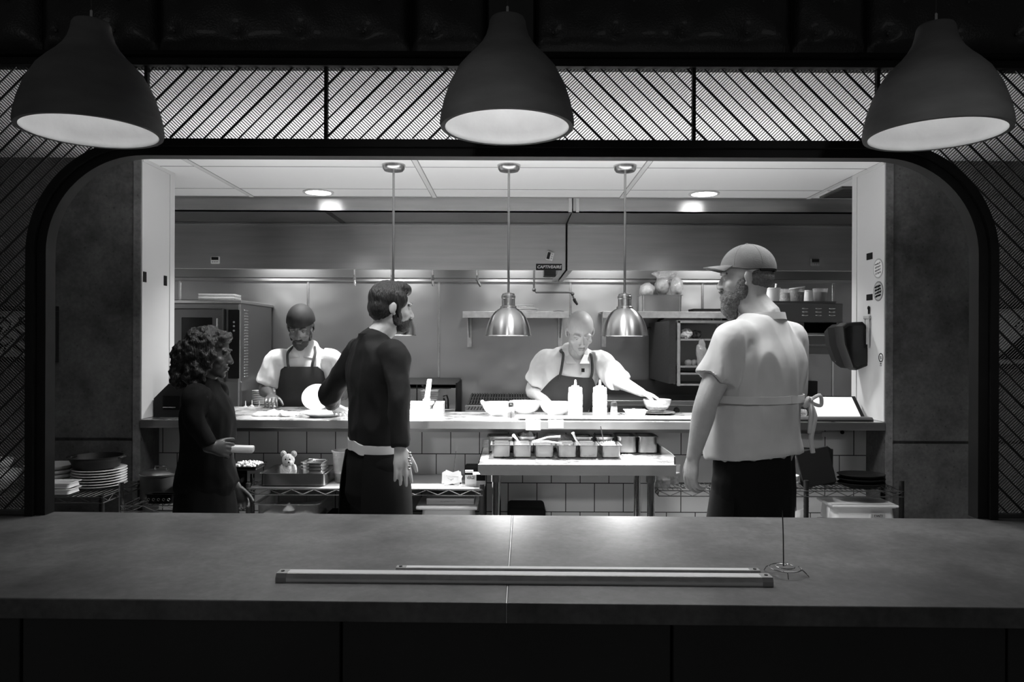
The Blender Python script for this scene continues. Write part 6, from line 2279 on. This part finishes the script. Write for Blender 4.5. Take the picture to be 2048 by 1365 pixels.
# pale shirt
b = MB()
T2 = limb(b, torso2, ref=r, n=28, t0=0.0, ex=2.25, cap=False)
limb(b, [(shL + r * 0.06 + UPV * 0.008, 0.082, 0.080), (shL - r * 0.002, 0.078, 0.078), (shL.lerp(elL, 0.35), 0.081, 0.083), (shL.lerp(elL, 0.66), 0.084, 0.088)], ref=f, cap=False)
limb(b, [(shR - r * 0.06 + UPV * 0.008, 0.082, 0.080), (shR + r * 0.002, 0.078, 0.078), (shR.lerp(elR, 0.4), 0.080, 0.082), (shR.lerp(elR, 0.78), 0.080, 0.084)], ref=f, cap=False)
fuse(b, 'shirt', 'clothdim', P2, 0.008, it=7, disp=lambda p, n, g=folds(0.020, 9.0, 0.006, 22, 0.28, 2.7): g(p, n) * min(1.0, max(0.25, (p.z - 1.03) / 0.18)) * (1.0 - 0.75 * min(1.0, max(0.0, (p.z - 1.40) / 0.16))))
collar(nk - f * 0.004 - UPV * 0.014, hd.r.cross(UPV).cross(UPV) * -1 if False else r, 0.076, 0.034, P2, 'clothdim', lean=0.010)
# apron tie with a bow at the back
tie = Prof([(C + f * 0.006 + UPV * 1.255, 0.218, 0.184), (C + f * 0.006 + UPV * 1.285, 0.217, 0.182)], r)
shell(tie, 0, 1, -pi, pi * 0.999, -0.004, 0.006, nt=3, na=70, ex=2.25).build('apron_tie', 'clothdim', P2)
kn = C - f * 0.19 + r * 0.10 + UPV * 1.265
b = MB()
b.ell(kn, (0.016, 0.016, 0.014))
for q, dz in ((-1, 0.012), (1, 0.02)):
    b.tube(bez([kn, kn + r * q * 0.04 - f * 0.022 + UPV * dz, kn + r * q * 0.055 - f * 0.018 - UPV * 0.02, kn + r * q * 0.02 - f * 0.010 - UPV * 0.015, kn], 5), 0.0075, 8)
b.tube(bez([kn, kn + r * 0.01 - f * 0.02 - UPV * 0.06, kn + r * 0.0 - f * 0.01 - UPV * 0.15, kn + r * 0.012 - f * 0.01 - UPV * 0.21], 5), [0.008] * 5 + [0.010] * 11, 8)
b.tube(bez([kn, kn - r * 0.02 - f * 0.02 - UPV * 0.05, kn - r * 0.012 - f * 0.01 - UPV * 0.13], 5), 0.008, 8)
b.build('apron_bow', 'clothdim', P2)
b = MB()
limb(b, [(C + UPV * 0.74, 0.19, 0.15), (C + UPV * 0.90, 0.192, 0.152), (C + UPV * 1.05, 0.18, 0.145)], ref=r, n=24)
legs(b, C + UPV * 0.9, r, f, None, rt=0.092, w=0.10)
fuse(b, 'trousers', 'clothblack2', P2, 0.010, it=4, disp=folds(0.007, 8, 0.002, 20, 0.6, 5))
b = shell(Prof([(C + UPV * 0.60, 0.225, 0.19), (C + UPV * 0.90, 0.185, 0.145)], r), 0, 1, -1.9, 1.9, 0.002, 0.006, nt=10, na=50)
b.build('apron', 'clothblack2', P2)
shoes(P2, C, r, f, w=0.13)

# ------------------------------------------------------------------ 3. cook on the left in a dark skull cap
f, r = facing(176)
Y3 = 5.06
C = Vector((px(610, Y3), Y3, 0))
P3 = thing('person', 'cook in dark skull cap, white shirt and dark apron looking down, at left', 'person', C)
hd = Head((px(607, Y3) , Y3 - 0.065, 1.588), Vector((f.x, f.y, -0.46)), scale=1.08)
nk = C + UPV * 1.43
shR = at(553, 722, 4.98); shL = at(664, 722, 4.98)
elR, wrR = at(530, 779, 4.96), at(543, 793, 4.80)
elL, wrL = at(686, 785, 4.97), at(668, 800, 4.82)
torso3 = [(C + UPV * 0.92, 0.165, 0.13), (C + UPV * 1.08, 0.165, 0.125), (C + UPV * 1.24, 0.180, 0.130), (C + UPV * 1.33, 0.190, 0.125), (C + UPV * 1.405, 0.165, 0.095), (C + UPV * 1.45, 0.095, 0.075)]
b = MB()
hd.skull(b, nk, nr=0.057)
limb(b, [(p, a - 0.03, c - 0.03) for p, a, c in torso3], ref=r)
for sh, el, wr in ((shL, elL, wrL), (shR, elR, wrR)):
    limb(b, [(sh, 0.05, 0.05), (el, 0.040, 0.041), (el.lerp(wr, 0.3), 0.040, 0.039), (wr, 0.026, 0.023)], ref=f)
hand(b, wrR, Vector((0.25, -0.9, -0.15)), Vector((0.1, -0.2, -1)), -1, curls=(20, 25, 30, 34), s=1.0)
hand(b, wrL, Vector((-0.35, -0.75, -0.05)), Vector((-0.6, 0.1, -0.8)), 1, curls=(35, 40, 42, 45), s=1.0)
fuse(b, 'body', 'skind', P3, 0.0048, it=4)
hd.face(P3, lid='skind', lipm='skind')
b = MB()
E = lambda c, q, h=hd, **k: b.ell(c, q, T=h.T, **k)
E((0, 0.050, -0.085), (0.050, 0.050, 0.036))
E((0, 0.074, -0.105), (0.028, 0.022, 0.022))
for q in (-1, 1):
    E((q * 0.057, 0.018, -0.05), (0.012, 0.022, 0.036))
    E((q * 0.016, 0.0955, -0.050), (0.014, 0.008, 0.005))
fuse(b, 'beard', 'beardd', P3, 0.005, it=3, disp=lambda p, n: 0.002 * noise.noise(p * 140))
cap(hd, P3, 'clothblack', 0.036, 0.083, 0.104, 0.104, lambda a: 0.034 + 0.012 * cos(a))
shell(Prof([(hd.p(0, -0.014, 0.032), 0.084, 0.105), (hd.p(0, -0.014, 0.066), 0.0835, 0.104)], hd.r), 0, 1, -pi, pi * 0.999, 0.001, 0.005, nt=4, na=50).build('cap_band', 'clothblack', P3)
b = MB()
limb(b, torso3, ref=r, n=26, ex=2.3)
limb(b, [(shL + r * 0.06 + UPV * 0.01, 0.082, 0.08), (shL, 0.076, 0.076), (shL.lerp(elL, 0.45), 0.074, 0.078), (shL.lerp(elL, 0.95), 0.076, 0.080)], ref=f, cap=False)
limb(b, [(shR - r * 0.06 + UPV * 0.01, 0.082, 0.08), (shR, 0.076, 0.076), (shR.lerp(elR, 0.45), 0.074, 0.078), (shR.lerp(elR, 0.85), 0.076, 0.080)], ref=f, cap=False)
fuse(b, 'shirt', 'cloth', P3, 0.009, it=4, disp=folds(0.009, 10, 0.003, 26, 0.5, 7.7))
# folded collar points
for q in (-1, 1):
    cN = C + UPV * 1.43
    mb = MB()
    A = [cN + r * q * 0.012 + f * 0.105 + UPV * -0.045, cN + r * q * 0.075 + f * 0.105 + UPV * -0.05, cN + r * q * 0.085 + f * 0.03 + UPV * 0.015, cN + r * q * 0.07 + f * 0.01 + UPV * 0.045, cN + r * q * 0.045 + f * 0.07 + UPV * 0.015]
    mb.loft([[p + f * 0.004 + UPV * 0.002 for p in A], [p - f * 0.006 for p in A]])
    mb.build('collar', 'cloth', P3)
TP3 = Prof([(p, a_ , c_) for p, a_, c_ in [(C + UPV * 0.60, 0.185, 0.15)] + torso3[:4]], r)
if TP3.at(0.5)[3].dot(f) < 0:
    TP3 = Prof([(Vector(v_[:3]), v_[3], v_[4]) for v_ in TP3.v], -r)
BIB = lambda v: 1.5 if v < 0.66 else 1.5 - 1.0 * ((v - 0.66) / 0.34) ** 0.8
shell(TP3, 0, 0.985, -1.0, 1.0, 0.014, 0.005, nt=26, na=34, wfun=BIB, ex=2.3).build('apron', 'apron', P3)
for q in (-1, 1):
    top = C + UPV * 1.455 + r * q * 0.062 + f * 0.0
    MB().tube(bez([C + f * 0.148 + r * q * 0.075 + UPV * 1.318, C + f * 0.148 + r * q * 0.082 + UPV * 1.36, C + f * 0.105 + r * q * 0.088 + UPV * 1.42, top + UPV * 0.012, C - f * 0.05 + r * q * 0.05 + UPV * 1.47], 6), 0.009, 8).build('apron_strap', 'apron' if q > 0 else 'apron', P3)
b = MB()
legs(b, C + UPV * 0.9, r, f, None, rt=0.09, w=0.09)
limb(b, [(C + UPV * 0.78, 0.17, 0.125), (C + UPV * 0.98, 0.160, 0.118)], ref=r)
fuse(b, 'trousers', 'clothblack2', P3, 0.012, it=3)
shoes(P3, C, r, f)
# plate in his hand
o = plate(0.092, 0.02, 'china', 'tilted white plate held by the left cook in front of his apron', at(634, 797, 4.67), None)
o.rotation_euler = (R(58), R(10), 0)

# ------------------------------------------------------------------ 4. bald cook reaching across
f, r = facing(172)
Y4 = 5.12
C = Vector((px(1122, Y4), Y4, 0))
P4 = thing('person', 'bald cook in white shirt and dark apron reaching right across the pass', 'person', C)
hd = Head(at(1160, 664, 4.74), Vector((f.x - 0.05, f.y, -0.62)), scale=1.1)
nk = at(1149, 712, 4.88)
shL = at(1204, 726, 4.88); shR = at(1090, 724, 4.93)
elL, wrL = at(1238, 763, 4.70), at(1284, 786, 4.48)
elR, wrR = at(1064, 780, 5.02), at(1098, 808, 4.84)
torso4 = [(C + UPV * 0.92, 0.17, 0.13), (C + f * 0.02 + UPV * 1.06, 0.168, 0.125), (at(1133, 775, 5.0), 0.182, 0.125), (at(1143, 735, 4.93), 0.195, 0.12), (at(1147, 712, 4.90), 0.165, 0.095), (at(1149, 700, 4.88), 0.09, 0.072)]
b = MB()
hd.skull(b, nk, nr=0.058)
limb(b, [(p, a - 0.03, c - 0.03) for p, a, c in torso4], ref=r)
for sh, el, wr in ((shL, elL, wrL), (shR, elR, wrR)):
    limb(b, [(sh, 0.052, 0.052), (el, 0.043, 0.044), (el.lerp(wr, 0.3), 0.043, 0.041), (wr, 0.028, 0.025)], ref=f)
hand(b, wrL, Vector((0.70, -0.35, -0.22)), Vector((0.1, -0.25, -1)), 1, curls=(20, 24, 28, 32), s=1.0)
hand(b, wrR, Vector((0.55, -0.6, 0.0)), Vector((0.0, -0.2, -1)), -1, curls=(30, 34, 38, 40), s=1.0)
fuse(b, 'body', 'skinl', P4, 0.0048, it=4)
hd.face(P4, lid='skinl', brow='lip')
b = MB()
limb(b, torso4, ref=r, n=26, ex=2.3)
limb(b, [(shL + r * 0.06, 0.082, 0.08), (shL, 0.080, 0.078), (shL.lerp(elL, 0.5), 0.078, 0.080), (shL.lerp(elL, 1.0), 0.080, 0.082)], ref=f, cap=False)
limb(b, [(shR - r * 0.06, 0.082, 0.08), (shR, 0.080, 0.078), (shR.lerp(elR, 0.45), 0.078, 0.080), (shR.lerp(elR, 0.72), 0.080, 0.084)], ref=f, cap=False)
fuse(b, 'shirt', 'cloth', P4, 0.009, it=4, disp=folds(0.010, 9, 0.003, 26, 0.5, 3.1))
for q in (-1, 1):
    cN = nk
    mb = MB()
    A = [cN + r * q * 0.010 + f * 0.105 + UPV * -0.05, cN + r * q * 0.075 + f * 0.10 + UPV * -0.05, cN + r * q * 0.085 + f * 0.03 + UPV * 0.01, cN + r * q * 0.07 + f * 0.0 + UPV * 0.035, cN + r * q * 0.045 + f * 0.07 + UPV * 0.005]
    mb.loft([[p + f * 0.004 + UPV * 0.002 for p in A], [p - f * 0.006 for p in A]])
    mb.build('collar', 'cloth', P4)
TP4 = Prof([(C + UPV * 0.60, 0.19, 0.15)] + torso4[:4] + [torso4[4]], r)
if TP4.at(0.5)[3].dot(f) < 0:
    TP4 = Prof([(Vector(v_[:3]), v_[3], v_[4]) for v_ in TP4.v], -r)
shell(TP4, 0, 0.80, -1.0, 1.0, 0.016, 0.005, nt=30, na=34, wfun=BIB, ex=2.3).build('apron', 'apron', P4)
c_, d_, r_, w_, a_, b_ = TP4.at(0.79)
for q in (-1, 1):
    p_ = c_ + r_ * (a_ + 0.02) * abs(sin(0.5)) * q + w_ * (b_ + 0.02) * cos(0.45)
    MB().tube(bez([p_ - d_ * 0.02, p_ + d_ * 0.05 + w_ * 0.004, nk + f * 0.085 + r_ * q * 0.095 + UPV * 0.0, nk + f * 0.02 + r_ * q * 0.098 + UPV * 0.022, nk - f * 0.05 + r_ * q * 0.06 + UPV * 0.045], 6), 0.009, 8).build('apron_strap', 'apron', P4)
q = at(1166, 741, 4.78)
MB().box(-0.010, 0.010, -0.004, 0.004, -0.012, 0.012, T=Matrix.Translation(q)).build('shirt_emblem', 'ink', P4, smooth=False)
b = MB()
legs(b, C + UPV * 0.9, r, f, None, rt=0.09, w=0.09)
limb(b, [(C + UPV * 0.78, 0.17, 0.125), (C + UPV * 0.98, 0.160, 0.118)], ref=r)
fuse(b, 'trousers', 'clothblack2', P4, 0.012, it=3)
shoes(P4, C, r, f)
# the bowl he is reaching into and the plate under it
bc = Vector((px(1316, 4.38), 4.40, PZ))
o = plate(0.105, 0.014, 'darksteel', 'dark metal plate under the glass bowl on the pass', bc, None)
t = thing('glass_bowl', 'wide clear bowl under the reaching cook\'s hand on the pass', 'bowl', bc + Vector((0, 0, 0.015)))
bowl_mb(0.082, 0.072).build('bowl', 'clear', t, local=True, ang=60)
MB().lathe([(0, 0.012), (0.05, 0.014), (0.062, 0.03), (0.03, 0.036), (0, 0.038)], n=28).build('food', 'food', t, local=True)

# ------------------------------------------------------------------ 5. dark haired woman passing on the left
f, r = facing(82)
Y5 = 3.42
C = Vector((px(412, Y5), Y5, 0))
P5 = thing('person', 'woman with dark curly hair and black clothes walking right along the pass', 'person', C)
hd = Head((px(420, Y5), Y5, 1.438), Vector((f.x, f.y, -0.12)), scale=0.94)
nk = C + UPV * 1.285
shR = C + r * 0.165 + UPV * 1.245
shL = C - r * 0.165 + UPV * 1.245
elR, wrR = at(388, 838, 3.22), at(420, 896, 3.24)
elL, wrL = shL + f * 0.02 - UPV * 0.26 - r * 0.03, shL + f * 0.10 - UPV * 0.46
torso5 = [(C + UPV * 0.84, 0.172, 0.134), (C + UPV * 0.94, 0.152, 0.114), (C + f * 0.01 + UPV * 1.06, 0.155, 0.118), (C + f * 0.01 + UPV * 1.17, 0.165, 0.118), (C + UPV * 1.245, 0.145, 0.085), (C + UPV * 1.29, 0.085, 0.062)]
b = MB()
hd.skull(b, nk, nr=0.050)
limb(b, [(p, a - 0.03, c - 0.03) for p, a, c in torso5], ref=r)
for sh, el, wr in ((shL, elL, wrL), (shR, elR, wrR)):
    limb(b, [(sh, 0.042, 0.042), (el, 0.034, 0.034), (wr, 0.023, 0.020)], ref=f)
hand(b, wrR, Vector((0.95, 0.10, -0.12)), Vector((0.1, 0.9, -0.35)), -1, curls=(52, 56, 58, 60), s=0.84, thumb=45)
hand(b, wrL, Vector((0.4, -0.1, -0.9)), Vector((0.1, -0.9, -0.2)), 1, curls=(35, 40, 45, 48), s=0.9)
fuse(b, 'body', 'skind', P5, 0.0048, it=4)
hd.face(P5, lid='skind', lipm='skind')
b = MB()
E = lambda c, q, h=hd, **k: b.ell(c, q, T=h.T, **k)
E((0, -0.025, 0.045), (0.092, 0.100, 0.088), u=24, v=16)
E((0, -0.065, 0.0), (0.095, 0.075, 0.085))
E((0, -0.115, -0.03), (0.080, 0.062, 0.085))
E((0, -0.125, -0.115), (0.075, 0.045, 0.080))
E((0, 0.045, 0.085), (0.065, 0.050, 0.035))
for q in (-1, 1):
    E((q * 0.078, 0.0, -0.01), (0.022, 0.050, 0.07))
    E((q * 0.075, -0.04, -0.10), (0.025, 0.055, 0.07))
fuse(b, 'hair', 'hair', P5, 0.006, it=2, disp=lambda p, n: 0.012 * noise.noise(p * 38) + 0.006 * noise.noise(p * 95))
b = MB()
limb(b, torso5, ref=r, n=24, ex=2.2)
for sh, el, wr, q in ((shL, elL, wrL, 1), (shR, elR, wrR, -1)):
    limb(b, [(sh + r * q * 0.05, 0.066, 0.064), (sh, 0.060, 0.060), (sh.lerp(el, 0.5), 0.053, 0.053), (el, 0.047, 0.047), (el.lerp(wr, 0.6), 0.040, 0.040), (el.lerp(wr, 0.93), 0.035, 0.034)], ref=f, cap=False)
fuse(b, 'top', 'clothblack2', P5, 0.009, it=4, disp=folds(0.008, 11, 0.003, 28, 0.5, 9.1))
b = MB()
limb(b, [(C + UPV * 0.68, 0.172, 0.135), (C + UPV * 0.80, 0.168, 0.128), (C + UPV * 0.92, 0.145, 0.108)], ref=r, n=24)
legs(b, C + UPV * 0.8, r, f, None, rt=0.088, hz=0.8, w=0.085, step=(0.16, -0.14))
fuse(b, 'trousers', 'clothblack2', P5, 0.010, it=4, disp=folds(0.006, 9, 0.002, 20, 0.6, 6))
shoes(P5, C, r, f, step=(0.16, -0.14))
# folded white cloth in her hand
hc = wrR + Vector((0.095, 0.050, -0.012))
o = MB().box(-0.075, 0.075, -0.03, 0.03, -0.014, 0.014, bev=0.006, seg=2).build('folded_cloth', 'cloth', local=True)
o.location = hc
o.rotation_euler = (0, R(3), R(12))
tag(o, 'folded white cloth held at the waist by the dark haired woman', 'cloth')
